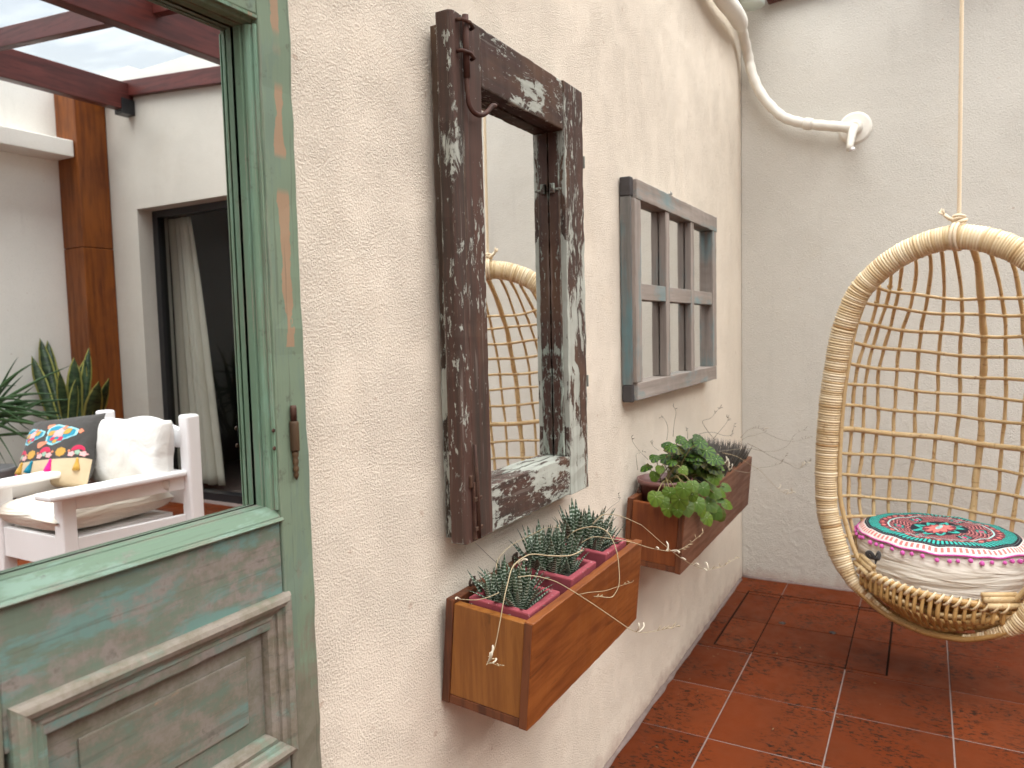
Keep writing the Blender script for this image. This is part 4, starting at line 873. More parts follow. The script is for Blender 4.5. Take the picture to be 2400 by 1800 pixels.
def stalk(parent, pts, r=0.0010, mat='stalk', flowers=(), fr=0.006, buds=0):
    """thin dry flower stem through (u, v, distance) sightings, with papery flowers near its end"""
    P_ = spline([at_d(u, v, d) for u, v, d in pts], 7)
    n = len(P_); s = build('flower_stalk', MB().tube(P_, [0.82 * r * (1.15 - 0.6 * i / n) for i in range(n)], 6), mat, parent)
    for f in flowers:
        p = P_[min(n - 1, int(f * (n - 1)))]; q = Vector((R.uniform(-1, 1), R.uniform(-1, 0.3), R.uniform(0.2, 1))).normalized()
        side = q.orthogonal().normalized(); c = [p, p + q * fr * 0.8, p + q * fr * 1.6 + side * fr * 0.2, p + q * fr * 2.1 + side * fr * 0.9]
        build('flower', MB().tube(spline(c, 3), [0.0008, 0.0010, 0.0013, 0.0014, 0.0015, 0.0015, 0.0016, 0.0018, 0.0016, 0.001], 6), 'flower', s)
    if buds:
        b = MB()
        for i in range(buds):
            p = P_[n - 1 - i * 2 if n - 1 - i * 2 > 0 else 0]; q = Vector((R.uniform(-1, 1), R.uniform(-1, 0.5), R.uniform(-0.3, 1))).normalized()
            b.tube([p, p + q * fr * 0.6, p + q * fr * 1.2], [0.0006, 0.0009, 0.0004], 5)
        build('bud', b, mat, s)
    return s
zp = lambda a, b: (1000 + a * 600 / 1659, 1150 + b * 600 / 1659)
zq = lambda a, b: (1400 + a * 550 / 2028, 950 + b * 550 / 2028)
def PZ(l): return [(*zp(a, b), d) for a, b, d in l]
def QZ(l): return [(*zq(a, b), d) for a, b, d in l]
stalk(plants[1], PZ([(1010, 385, 1.36), (930, 420, 1.34), (800, 422, 1.30), (700, 412, 1.26), (640, 425, 1.23), (560, 490, 1.18), (525, 600, 1.14), (500, 710, 1.12), (475, 850, 1.11), (445, 1000, 1.105), (415, 1080, 1.10), (392, 1120, 1.10)]), 0.0014, 'stalk', (0.90, 0.94, 0.98), 0.007, 5)
stalk(plants[0], PZ([(392, 1108, 1.10), (420, 1115, 1.095), (455, 1130, 1.09), (485, 1132, 1.085)]), 0.0007, 'stalk', (0.4,), 0.004, 4)
stalk(plants[2], PZ([(905, 310, 1.44), (960, 262, 1.43), (1040, 237, 1.42), (1120, 240, 1.40), (1185, 285, 1.39), (1230, 390, 1.38), (1246, 500, 1.375), (1246, 610, 1.37), (1215, 675, 1.365), (1190, 692, 1.36), (1150, 690, 1.36), (1120, 685, 1.36), (1085, 686, 1.36)]), 0.0014, 'stalk', (), 0.005, 6)
stalk(plants[0], PZ([(590, 560, 1.24), (680, 552, 1.25), (760, 566, 1.26), (850, 596, 1.275), (980, 672, 1.29), (1130, 770, 1.30), (1290, 880, 1.31), (1350, 912, 1.32), (1400, 920, 1.33), (1470, 912, 1.34), (1560, 893, 1.35), (1622, 878, 1.36)]), 0.0010, 'stalk', (0.66, 0.68), 0.009, 7)
stalk(plants[0], PZ([(985, 674, 1.29), (1050, 660, 1.29), (1150, 650, 1.30), (1230, 625, 1.31), (1338, 590, 1.32)]), 0.0007, 'stalk', (), 0.004, 3)
stalk(plants[0], PZ([(455, 500, 1.24), (455, 470, 1.25), (480, 420, 1.26), (540, 360, 1.28), (620, 315, 1.30), (700, 275, 1.33), (780, 240, 1.36), (860, 240, 1.38)]), 0.0008, 'stalk', (), 0.006, 2)
stalk(plants[0], PZ([(455, 470, 1.25), (380, 400, 1.23), (315, 338, 1.215)]), 0.0007, 'stalk_dark')
stalk(plants[1], PZ([(545, 520, 1.22), (590, 470, 1.215), (620, 515, 1.21)]), 0.0007, 'stalk', (0.5,), 0.008)
stalk(plants[0], PZ([(470, 660, 1.19), (400, 690, 1.175), (320, 708, 1.165), (240, 705, 1.155), (212, 703, 1.15)]), 0.0008, 'stalk', (0.95,), 0.006)
stalk(plants[2], PZ([(1000, 340, 1.45), (1080, 300, 1.45), (1200, 312, 1.46), (1330, 335, 1.48), (1450, 372, 1.50), (1560, 392, 1.53)]) + QZ([(600, 1258, 1.56), (700, 1252, 1.58), (800, 1195, 1.60), (915, 1100, 1.63)]), 0.0009, 'stalk', (0.48, 0.58, 0.66, 0.72), 0.009, 8)
stalk(plants[2], PZ([(1075, 215, 1.52), (1110, 180, 1.52), (1150, 155, 1.53), (1250, 163, 1.54), (1370, 213, 1.55)]) + QZ([(400, 1050, 1.57), (550, 1182, 1.59), (700, 1303, 1.61), (850, 1392, 1.64), (960, 1415, 1.66), (1080, 1390, 1.69), (1210, 1310, 1.72)]), 0.0010, 'stalk', (0.62, 0.66, 0.72, 0.78, 0.82), 0.008, 8)
stalk(plants[2], PZ([(1060, 235, 1.52), (1130, 170, 1.55), (1190, 110, 1.58), (1250, 60, 1.62), (1240, 20, 1.64)]), 0.0008, 'stalk_dark', (), 0.004, 4)

# round brown pot with begonia
pc = T2((2.005, -0.082, 0)); PZR = 0.722
rpot = thing('flower_pot', 'round brown plastic pot standing in the near end of the reddish planter box', 'pot', (pc.x, pc.y, 0.56))
build('pot_wall', MB().lathe((pc.x, pc.y, 0.56), [(0.050, 0), (0.071, PZR - 0.575), (0.076, PZR - 0.572), (0.077, PZR - 0.56), (0.073, PZR - 0.56), (0.068, PZR - 0.60)], 40), 'brownpot', rpot)
build('soil', MB().lathe((pc.x, pc.y, PZR - 0.035), [(0.067, 0), (0.06, 0.006), (0.03, 0.012), (0.001, 0.013)], 24), 'soil', rpot)
beg = thing('begonia', 'green begonia with star veined round leaves spilling from the brown pot', 'plant', (pc.x, pc.y, PZR - 0.02))
def begonia_mesh(seed):
    rr = random.Random(seed); n = 22; vs = [(0, 0, 0)]; uv = [(0.5, 0.5)]; fs = []
    for ring, k in ((1, 0.5), (2, 1.0)):
        for i in range(n):
            a = 2 * math.pi * i / n; d = math.cos(a)
            r = 1.0 + 0.22 * max(0, d) ** 3 + 0.05 * math.sin(8 * a + seed) - 0.30 * max(0, -d) ** 8
            if d > 0.93: r += 0.16 * (d - 0.93) / 0.07
            r *= k; z = -0.16 * r * r + 0.03 * math.sin(8 * a) * k + rr.uniform(-0.015, 0.015)
            vs.append((r * math.cos(a) * 0.95, r * math.sin(a), z)); uv.append((0.5 + 0.48 * k * math.cos(a), 0.5 + 0.48 * k * math.sin(a)))
    for i in range(n):
        j = (i + 1) % n; fs.append((0, 1 + i, 1 + j)); fs.append((1 + i, 1 + n + i, 1 + n + j, 1 + j))
    me = bpy.data.meshes.new('begonia_leaf'); me.from_pydata(vs, [], fs); ul = me.uv_layers.new(name='UVMap')
    for p in me.polygons:
        p.use_smooth = True
        for l in p.loop_indices: ul.data[l].uv = uv[me.loops[l].vertex_index]
    me.materials.append(M['begonia' if seed < 5 else 'begonia_pale']); return me
BL = [begonia_mesh(s) for s in range(10)]
zg = lambda a, b: (1500 + a * 260 / 1659, 1000 + b * 260 / 1659)
LV = [(600, 190, 80), (720, 365, 125), (560, 330, 95), (385, 470, 120), (990, 358, 120), (870, 445, 90), (680, 562, 110), (535, 597, 95), (1140, 482, 95), (100, 597, 85), (215, 722, 75), (850, 660, 80), (990, 730, 105), (655, 920, 112), (450, 985, 105), (235, 1045, 110), (350, 1110, 85), (590, 1090, 120), (850, 1135, 115), (1025, 1145, 115), (945, 910, 100), (1105, 985, 90), (1160, 720, 85), (1262, 790, 75), (1268, 900, 75), (1130, 1275, 110), (1290, 1150, 85), (425, 1225, 95), (700, 1195, 110), (1000, 1360, 95), (1190, 1310, 85), (785, 860, 85), (400, 265, 80), (220, 455, 75), (855, 165, 85), (805, 230, 90), (905, 235, 95), (1170, 610, 70), (1065, 690, 75), (870, 330, 90), (480, 520, 75), (740, 460, 80), (640, 640, 70), (1060, 520, 80), (1090, 1130, 85), (1180, 1080, 70), (780, 1010, 85), (920, 1240, 85), (560, 1240, 85), (460, 300, 85), (700, 250, 90), (1050, 860, 80), (1210, 980, 75), (1225, 700, 65), (300, 620, 65), (950, 520, 80), (1010, 600, 75), (760, 700, 70)]
rb = random.Random(21)
for _ in range(34): LV.append((rb.uniform(430, 1130), rb.uniform(330, 800), rb.uniform(70, 105)))
heart = Vector((pc.x, pc.y, PZR + 0.005))
for i, (a, b, rpx) in enumerate(LV):
    u, v = zg(a, b); t = b / 1400
    d = ray(u, v)
    if i >= 58: p = CAM + d * ((2.03 + rb.uniform(-0.02, 0.05)) / d.x)
    elif b < 620: p = CAM + d * ((2.0 + 0.00008 * (a - 600) + rb.uniform(-0.03, 0.02)) / d.x)
    elif a < 320 and b < 800: p = CAM + d * (1.955 / d.x)
    elif b < 800: p = CAM + d * ((0.570 + rb.uniform(-0.012, 0.012)) / d.y)
    elif a < 640: p = CAM + d * ((1.862 - 0.012 * (b - 800) / 400 + rb.uniform(-0.010, 0.006)) / d.x)
    else: p = CAM + d * ((0.528 + rb.uniform(-0.012, 0.004)) / d.y)
    if p.y > WY - 0.03: p = CAM + d * ((WY - 0.03) / d.y)
    size = 1.12 * rpx * 260 / 1659 * (p - CAM).dot(_f) / F_PX
    out = (p - heart); out.normalize()
    tocam = (CAM - p).normalized()
    up = 0.9 if b < 620 else 0.35
    nrm = (tocam * 0.75 + Vector((0, 0, 1)) * up + out * 0.35 + Vector((rb.uniform(-.35, .35), rb.uniform(-.35, .35), rb.uniform(-.25, .25)))).normalized()
    tipd = (out + Vector((0, 0, -0.9)) + Vector((rb.uniform(-.4, .4), rb.uniform(-.4, .4), 0))); tipd = (tipd - nrm * tipd.dot(nrm)).normalized()
    m3 = Matrix((tipd, nrm.cross(tipd), nrm)).transposed()
    place('leaf', BL[i % 5 + (0 if b < 620 else 5)], beg, p, m3.to_quaternion(), (size, size, size))
    if i < 57 and (i % 3 == 0 or (b > 800 and a < 900)):
        base = heart + Vector((rb.uniform(-0.03, 0.03), rb.uniform(-0.03, 0.03), -0.02)); mid = (base + p) / 2 + Vector((0, 0, 0.03)) + out * 0.012 - nrm * 0.004
        build('leaf_stem', MB().tube(spline([base, mid, p - nrm * 0.002], 5), 0.0015, 5), 'stem', beg)
# dusky narrow-leaved succulent at the far end, one tight clump nobody could count
du = MB(); rd = random.Random(3)
for i in range(900):
    x = rd.uniform(2.28, 2.68); y = -rd.uniform(0.022, 0.138); e = math.cos((x - 2.48) / 0.22 * 1.4)
    base = T2((x, y, 0.145)); L = rd.uniform(0.060, 0.105) * (0.75 + 0.50 * max(0, e)); lean = Vector(((x - 2.46) * 1.4 + rd.uniform(-.35, .35), (y + 0.08) * 5 + rd.uniform(-.3, .3), 1.0)).normalized()
    tip = base + lean * L; sd2 = lean.orthogonal().normalized() * 0.0032; s3 = lean.cross(sd2)
    mid = base + lean * L * 0.55
    du.add([base + sd2 * .7, base - sd2 * .35 + s3 * .6, base - sd2 * .35 - s3 * .6, mid + sd2, mid - sd2 * .5 + s3 * .87, mid - sd2 * .5 - s3 * .87, tip], [(0, 1, 4, 3), (1, 2, 5, 4), (2, 0, 3, 5), (3, 4, 6), (4, 5, 6), (5, 3, 6)], [(0.5, 0)] * 3 + [(0.5, 0.5)] * 3 + [(0.5, 1)])
dsk = thing('grey_succulent', 'dark greyish spiky succulent clump at the far end of the reddish planter box', 'plant', T2((2.48, -0.08, 0.145)))
build('leaves', du, 'dusky', dsk, recalc=False, kind='stuff')
for pts, fl, mt in (
    ([(1050, 400, 2.35), (1200, 380, 2.38), (1330, 375, 2.42), (1450, 400, 2.46), (1560, 390, 2.52), (1650, 340, 2.56), (1700, 260, 2.6), (1800, 200, 2.62)], (), 'stalk_dark'),
    ([(1080, 410, 2.33), (1200, 440, 2.36), (1300, 500, 2.4), (1400, 560, 2.44), (1480, 640, 2.48), (1560, 720, 2.52), (1640, 770, 2.55), (1690, 735, 2.57)], (0.72, 0.78, 0.84, 0.9), 'stalk'),
    ([(1130, 540, 2.2), (1220, 570, 2.22), (1320, 580, 2.26), (1400, 540, 2.3), (1480, 530, 2.34), (1580, 500, 2.38), (1635, 420, 2.4)], (), 'stalk_dark'),
    ([(1250, 300, 2.5), (1300, 270, 2.52), (1360, 260, 2.55), (1440, 235, 2.58), (1500, 260, 2.62), (1600, 300, 2.66), (1700, 310, 2.7), (1790, 290, 2.72), (1835, 265, 2.74)], (), 'stalk_dark'),
    ([(1240, 280, 2.5), (1300, 215, 2.55), (1380, 195, 2.6), (1450, 225, 2.62)], (0.95,), 'stalk_dark'),
    ([(880, 250, 2.3), (930, 235, 2.32), (1010, 235, 2.36), (1100, 262, 2.4), (1160, 250, 2.45), (1185, 160, 2.48)], (), 'stalk_dark'),
    ([(1020, 300, 2.4), (960, 230, 2.4), (910, 140, 2.4), (980, 110, 2.42), (1040, 40, 2.44), (1065, 10, 2.45)], (), 'stalk_dark'),
    ([(1000, 290, 2.4), (1060, 220, 2.42), (1110, 160, 2.44), (1130, 115, 2.45), (1115, 98, 2.45)], (), 'stalk_dark'),
    ([(1040, 420, 2.2), (1090, 480, 2.15), (1120, 520, 2.12), (1140, 570, 2.1)], (0.5, 0.7, 0.85, 0.97), 'stalk'),
    ([(1300, 330, 2.5), (1400, 380, 2.52), (1500, 440, 2.55), (1640, 500, 2.6), (1740, 545, 2.63), (1800, 500, 2.65), (1850, 465, 2.66)], (0.7, 0.78, 0.86), 'stalk_dark')):
    stalk(dsk, QZ(pts), 0.0009, mt, fl, 0.010, 6)
for pts in ([(600, 300, 1.98), (610, 200, 1.97), (585, 125, 1.96), (550, 100, 1.96)], [(655, 270, 1.99), (665, 150, 1.99), (680, 60, 1.98), (655, 5, 1.97)], [(780, 290, 2.02), (780, 230, 2.02), (770, 205, 2.02)], [(350, 560, 1.94), (338, 470, 1.93), (340, 420, 1.93), (400, 400, 1.93)], [(440, 470, 1.93), (360, 390, 1.92), (310, 320, 1.92), (295, 270, 1.92)], [(530, 390, 1.95), (490, 360, 1.95), (460, 315, 1.95)]):
    stalk(beg, QZ(pts), 0.0007, 'stalk_dark', (), 0.006, 3)

# ------------------------------------------------------------------ hanging rattan chair
KA = rad(-18.0); KT = rad(3.3)
K = Vector((2.48, -0.08, 0)); KB = Vector((math.cos(KA), math.sin(KA), 0)); KR = Vector((KB.y, -KB.x, 0)); ZT = 1.408
def E(u, w_, z):                                                     # chair space: u to the viewer's right, w back, z up
    l = u * math.cos(KT) - (ZT - z) * math.sin(KT); zz = ZT - (ZT - z) * math.cos(KT) - u * math.sin(KT)
    return K + KR * l + KB * w_ + Vector((0, 0, zz))
chair = thing('hanging_chair', 'egg shaped rattan chair hanging on a rope before the end wall', 'chair', E(0, 0.15, 0.2))
RIM = [(0, 1.378), (0.067, 1.366), (0.145, 1.333), (0.213, 1.281), (0.269, 1.211), (0.306, 1.10), (0.321, 0.99), (0.331, 0.871), (0.333, 0.72), (0.328, 0.60), (0.316, 0.503), (0.272, 0.382), (0.235, 0.318), (0.19, 0.274), (0.115, 0.232), (0.045, 0.216), (0, 0.212)]
rim_s = spline([(u, 0, z) for u, z in RIM], 10)
AT = sorted([(p.z, p.x) for p in rim_s], key=lambda t: t[0]); AT[-1] = (AT[-1][0], 0.0)
A_ = lambda z: max(1e-4, lerp_tab(AT, z))
DT = [(0.212, 0.02), (0.24, 0.13), (0.30, 0.24), (0.42, 0.325), (0.55, 0.362), (0.70, 0.378), (0.85, 0.372), (1.0, 0.35), (1.15, 0.295), (1.25, 0.225), (1.33, 0.12), (1.378, 0.0)]
_dt = spline([(a, b, 0) for a, b in DT], 8); _dt = [(p.x, p.y) for p in _dt]
D_ = lambda z: max(0.0, lerp_tab(_dt, z))
def rim_point(q):                                                    # q = arc position, 0 top, positive right
    return q
full = [Vector((-p.x, 0, p.z)) for p in reversed(rim_s)] + [Vector((p.x, 0, p.z)) for p in rim_s[1:]]
cum = [0.0]
for a, b in zip(full, full[1:]): cum.append(cum[-1] + (b - a).length)
def on_rim(s):
    for i in range(len(cum) - 1):
        if s <= cum[i + 1]:
            t = (s - cum[i]) / max(1e-9, cum[i + 1] - cum[i]); return full[i].lerp(full[i + 1], t)
    return full[-1]
# wrapped rim: every turn of the binding is a ridge of its own
s0 = next(c for c, p in zip(cum, full) if p.z > 0.226 and p.x < 0); s1 = cum[-1] - s0
path = []; rads = []; ats = []; s = s0; rr_ = random.Random(9)
while s < s1:
    wd = rr_.uniform(0.0062, 0.0098); tone = min(1, max(0, rr_.gauss(0.55, 0.22))); jr = rr_.uniform(-0.0006, 0.0012)
    if rr_.random() < 0.06: tone = rr_.uniform(0, 0.15)
    for f, dr in ((0.02, -0.0020), (0.22, 0.0006), (0.5, 0.0014), (0.78, 0.0006), (0.98, -0.0020)):
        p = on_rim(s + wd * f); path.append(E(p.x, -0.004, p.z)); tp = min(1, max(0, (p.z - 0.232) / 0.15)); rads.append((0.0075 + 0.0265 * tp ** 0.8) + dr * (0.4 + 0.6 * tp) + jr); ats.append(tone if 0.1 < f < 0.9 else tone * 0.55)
    s += wd
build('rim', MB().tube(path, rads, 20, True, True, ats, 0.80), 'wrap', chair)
rin = [(p.x * 0.892, 0.012, ZT - 0.03 - (1.378 - p.z) * 0.955) for p in full]
build('inner_hoop', MB().tube([E(*p) for p in rin[6:-6]], 0.0075, 9), 'rod', chair)
bot = [p for p in full if p.z < 0.30]
bl = sorted([p for p in bot], key=lambda p: p.x)
for dy, dzz, rr2 in ((-0.012, -0.004, 0.008), (0.008, -0.008, 0.0085), (0.028, -0.006, 0.008)):
    build('bottom_rod', MB().tube([E(p.x, dy, p.z + dzz) for p in bl], rr2, 9), 'rod_dark', chair)
WS = random.Random(31)
DEL = rad(11.0)
top_l = [0.020, -0.022, -0.055, -0.089, -0.126, -0.164, -0.201, -0.236]; top_r = [0.020, 0.063, 0.103, 0.143, 0.180, 0.212, 0.238, 0.258]
mid_u = [0.0, 0.065, 0.124, 0.180, 0.230, 0.268, 0.294, 0.313]
def up_pos(k, z, zt, ut):
    kk = abs(k); sg = 1 if k > 0 else -1
    t = min(1, (zt - z) / 0.40); t = t * (2 - t)
    a = A_(z); um = mid_u[kk] * sg; u = ut + (um - ut) * t
    lim = a * mid_u[kk] / 0.332
    if z < 0.62: u = sg * min(abs(u), lim)
    u = max(-a * 0.985, min(a * 0.985, u)); c = math.sqrt(max(0.0, 1 - (u / a) ** 2))
    sag = 0.042 * c * min(1, (zt - z) / 0.12) * (1 if z > 0.5 else max(0, (z - 0.235) / 0.265))
    return u, D_(z) * c + 0.004, z - sag
for k in range(-7, 8):
    kk = abs(k); ut = (top_r if k > 0 else top_l)[kk]
    zt = next((z for z, a in reversed(AT) if a * 0.95 >= abs(ut)), 1.36)
    pts = []; n = 46; ph = WS.uniform(0, 6); am = WS.uniform(0.001, 0.0035)
    for i in range(n + 1):
        z = zt - (zt - 0.235) * i / n; u, wq, zz = up_pos(k, z, zt, ut)
        pts.append(E(u + am * math.sin(z * 23 + ph) + 0.4 * am * math.sin(z * 61 + ph), wq + 0.6 * am * math.cos(z * 31 + ph), zz))
    r0 = 0.0105 if k == 0 else WS.uniform(0.0055, 0.0066)
    build('upright', MB().tube(pts, [r0 * (1 + 0.09 * math.sin(i * 1.3 + ph)) for i in range(n + 1)], 8), 'rod', chair)
rows = [1.246, 1.197, 1.132, 1.066, 0.997, 0.934, 0.861, 0.780, 0.701, 0.628, 0.556, 0.49, 0.43, 0.37]
binds = MB()
for j, z in enumerate(rows):
    pts = []; n = 40; a = A_(z) * 0.965; d = D_(z) - 0.008; ph = WS.uniform(0, 6)
    for i in range(n + 1):
        th = -math.pi / 2 + math.pi * i / n
        pts.append(E(a * math.sin(th), d * math.cos(th) + 0.004, z - 0.042 * math.cos(th) + 0.0025 * math.sin(th * 7 + ph)))
    build('crosspiece', MB().tube(pts, 0.0092 if j == 7 else WS.uniform(0.0048, 0.0058), 8), 'rod', chair)
    for k in range(-7, 8):
        ut = (top_r if k > 0 else top_l)[abs(k)]; zt = next((q for q, a_ in reversed(AT) if a_ * 0.95 >= abs(ut)), 1.36)
        if z < zt - 0.03:
            u, wq, zz = up_pos(k, z, zt, ut); p = Vector(E(u, wq, zz)); binds.tube([p + Vector((0, 0, -0.004)), p + Vector((0, 0, 0.0045))], 0.0082 if k else 0.0122, 8)
build('bindings', binds, 'rod', chair, kind='stuff')
# seat pocket: front bar, looped binding, sticks, floor poles
LZ = 0.350; LH = 0.205
lipw = lambda u: -0.080 * (1 - (u / LH) ** 2)
lip = [E(u, lipw(u), LZ) for u in [-LH + 2 * LH * i / 30 for i in range(31)]]
build('front_bar', MB().tube(lip, 0.0095, 10), 'rod_dark', chair)
build('front_bar', MB().tube([p + Vector((0, 0, -0.017)) + KB * 0.012 for p in lip], 0.008, 10), 'rod_dark', chair)
NS = 20
for i in range(NS):
    u = -LH * 0.95 + 2 * LH * 0.95 * i / (NS - 1); wv = lipw(u); c = 1 - (u / LH) ** 2
    zb = 0.222 + 0.10 * (abs(u) / LH) ** 2.2
    pts = spline([E(u, wv - 0.002, LZ + 0.004), E(u * 0.99, wv - 0.010 * c - 0.002, LZ - 0.05), E(u * 0.95, wv * 0.75, LZ - (LZ - zb) * 0.62), E(u * 0.90 + 0.004, wv * 0.25, zb + 0.012), E(u * 0.84 + 0.012, 0.04, zb - 0.004), E(u * 0.78 + 0.02, 0.14, zb + 0.004)], 5)
    build('seat_stick', MB().tube(pts, WS.uniform(0.0052, 0.0061), 8), 'rod_dark', chair)
    # looped binding over the bar
    p = E(u, wv, LZ); tdir = (E(u + 0.01, lipw(u + 0.01), LZ) - p).normalized(); sd3 = Vector((0, 0, 1)); fw = tdir.cross(sd3)
    ring = []
    for q in range(13):
        a = 2 * math.pi * q / 12; ring.append(p + sd3 * (0.0135 * math.cos(a) - 0.004) + fw * (0.0135 * math.sin(a)) + tdir * (0.009 * math.cos(a)))
    build('bar_binding', MB().tube(ring, 0.0062, 8, False, True, WS.uniform(0.35, 1.0), 0.5), 'wrap', chair)
for (wv, z, hw, r_) in ((0.02, 0.240, 0.19, 0.0095), (0.07, 0.246, 0.21, 0.010), (0.12, 0.252, 0.22, 0.010), (0.18, 0.262, 0.23, 0.010), (0.24, 0.272, 0.22, 0.010), (-0.03, 0.262, 0.185, 0.008)):
    build('floor_pole', MB().tube([E(-hw + 2 * hw * i / 12, wv * (1 - 0.3 * (2 * i / 12 - 1) ** 2), z + 0.06 * abs(2 * i / 12 - 1) ** 2.5) for i in range(13)], r_, 9), 'rod_dark', chair)
for sg in (-1, 1):
    for (du_, dz_, r_) in ((0.0, 0.022, 0.011), (0.012, 0.006, 0.009), (-0.004, 0.034, 0.008)):
        build('bar_end', MB().tube([E(sg * (LH - 0.055 + du_), -0.045, LZ + dz_ - 0.004), E(sg * (LH + 0.012 + du_), 0.02, LZ + dz_)], r_, 9), 'rod', chair)

rope = thing('hanging_rope', 'twisted cotton rope holding up the rattan chair', 'rope', E(0, 0, 1.41))
kt = E(0.0, -0.004, 1.412); rtop = Vector((kt.x + 0.0, kt.y + 0.005, rt(kt.y) - 0.205))
for s_ in range(3):
    pts = []; n = 260
    for i in range(n + 1):
        t = i / n; c = kt.lerp(rtop, t); a = t * 2 * math.pi * 52 + s_ * 2.094; pts.append(c + Vector((math.cos(a), math.sin(a), 0)) * 0.0030)
    build('strand', MB().tube(pts, 0.0031, 6), 'rope', rope)
kn = MB()
for q in range(4):
    rg = [E(0.004 * math.sin(q * 2) + 0.013 * math.cos(a), -0.004 + 0.012 * math.sin(a), 1.4135 + 0.006 * q + 0.004 * math.sin(a + q)) for a in [2 * math.pi * i / 16 for i in range(17)]]
    kn.tube(rg, 0.0050, 7)
build('knot', kn, 'rope', rope)
for dx in (-0.006, 0.004):
    rg = [E(dx + 0.003 * math.sin(a), -0.004 + 0.037 * math.sin(a), 1.378 + 0.0375 * math.cos(a)) for a in [2 * math.pi * i / 28 for i in range(29)]]
    build('loop', MB().tube(rg, 0.0048, 7), 'rope', rope)
tl = MB(); tl.tube([E(-0.006, -0.01, 1.420), E(-0.022, -0.02, 1.428), E(-0.034, -0.022, 1.438)], 0.0055, 7)
for i in range(16):
    d = Vector((R.uniform(-1, 1), R.uniform(-1, 1), R.uniform(-1, 1))) * 0.007; b = E(-0.033, -0.022, 1.437); tl.tube([b, b + (E(-0.046, -0.023, 1.452) - b) * 0.8 + d], [0.0022, 0.0012], 5)
build('frayed_end', tl, 'rope', rope)

# round cushion with a printed cover and pompoms
CU = Vector(E(-0.010, 0.172, 0)); CR = 0.247; CZ0, CZ1 = 0.300, 0.462
cc = Vector((CU.x, CU.y, 0)); 
cush = thing('round_cushion', 'round cream cushion with a turquoise and red mandala cover and pink pompoms', 'cushion', (cc.x, cc.y, CZ0))
rc = random.Random(2)
def cush_fit(v):
    d = Vector(v) - cc; a = d.x * KB.x + d.y * KB.y; l = d.x * KR.x + d.y * KR.y
    a *= 0.74; return cc + KR * l + KB * a + Vector((0, 0, v[2] + 0.006 + a * 0.05))
def cush_side():
    seg = 96; prof = [(0.60, 0.0), (0.88, 0.003), (0.955, 0.018), (0.985, 0.045), (0.978, 0.058), (0.998, 0.075), (0.988, 0.092), (1.0, 0.108), (0.985, 0.128), (0.955, 0.147), (0.90, 0.160), (0.80, 0.166)]
    vs = []; uv = []
    for j, (r, z) in enumerate(prof):
        for k in range(seg):
            a = 2 * math.pi * k / seg
            nz = mnoise.noise((math.cos(a) * 2.2, math.sin(a) * 2.2, z * 26)); n2 = mnoise.noise((math.cos(a) * 5, math.sin(a) * 5, z * 60 + 7))
            q = CR * r * (1 + 0.030 * nz + 0.016 * n2)
            vs.append((cc.x + q * math.cos(a), cc.y + q * math.sin(a), CZ0 + z + 0.006 * mnoise.noise((a * 1.2, z * 9, 3)))); uv.append((k / seg, j / 11))
    n = len(prof); fs = [(j * seg + k, j * seg + (k + 1) % seg, (j + 1) * seg + (k + 1) % seg, (j + 1) * seg + k) for j in range(n - 1) for k in range(seg)]
    fs += [tuple(range(seg - 1, -1, -1)), tuple((n - 1) * seg + k for k in range(seg))]
    return MB().add(vs, fs, uv, True)
cb_ = build('cushion_body', cush_side().map(cush_fit), 'canvas', cush); ss = cb_.modifiers.new('sub', 'SUBSURF'); ss.levels = 1; ss.render_levels = 1
def cover_z(a, r):
    return CZ1 + 0.016 + 0.012 * (1 - r * r) - 0.018 * math.exp(-((r - 0.25) / 0.3) ** 2) * (0.5 + 0.5 * math.cos(a - 1.9)) - (0.020 * max(0, (r - 0.86) / 0.14) ** 2) + 0.005 * mnoise.noise((r * math.cos(a) * 3.2, r * math.sin(a) * 3.2, 4)) + 0.0035 * mnoise.noise((math.cos(a) * 5, math.sin(a) * 5, r))
seg, rn_ = 128, 22; vs = []; uv = []
for j in range(rn_ + 1):
    r = j / rn_
    for k in range(seg + 1):
        a = 2 * math.pi * k / seg; q = CR * 0.975 * r
        vs.append((cc.x + q * math.cos(a), cc.y + q * math.sin(a), cover_z(a, r))); uv.append((k / seg, r))
build('printed_cover', MB().add(vs, [(j * (seg + 1) + k, j * (seg + 1) + k + 1, (j + 1) * (seg + 1) + k + 1, (j + 1) * (seg + 1) + k) for j in range(rn_) for k in range(seg)], uv, True).map(cush_fit), 'mandala', cush, recalc=False)
build('pink_piping', MB().tube([(cc.x + CR * 0.979 * math.cos(a), cc.y + CR * 0.979 * math.sin(a), cover_z(a, 1.0)) for a in [2 * math.pi * k / 96 for k in range(97)]], 0.0028, 6, False).map(cush_fit), 'pink', cush)
pm = None
for k in range(50):
    a = 2 * math.pi * (k + R.uniform(-0.2, 0.2)) / 50; q = CR * 0.998 + R.uniform(0.001, 0.005); loc = Vector((cc.x + q * math.cos(a), cc.y + q * math.sin(a), cover_z(a, 1.0) - R.uniform(0.010, 0.016))); loc = cush_fit(loc)
    if pm is None:
        o = build('pompom', MB().ball(loc, 0.0068, 12, 7), 'pink', cush, origin=loc); pm = o.data
        bm = bmesh.new(); bm.from_mesh(pm)
        for v_ in bm.verts: v_.co *= R.uniform(0.88, 1.1)
        bm.to_mesh(pm); bm.free()
    else: 
        sc_ = R.uniform(0.85, 1.1); place('pompom', pm, cush, loc, None, (sc_, sc_, sc_))
tie_c = E(-0.150, -0.030, 0.402)
tb = MB()
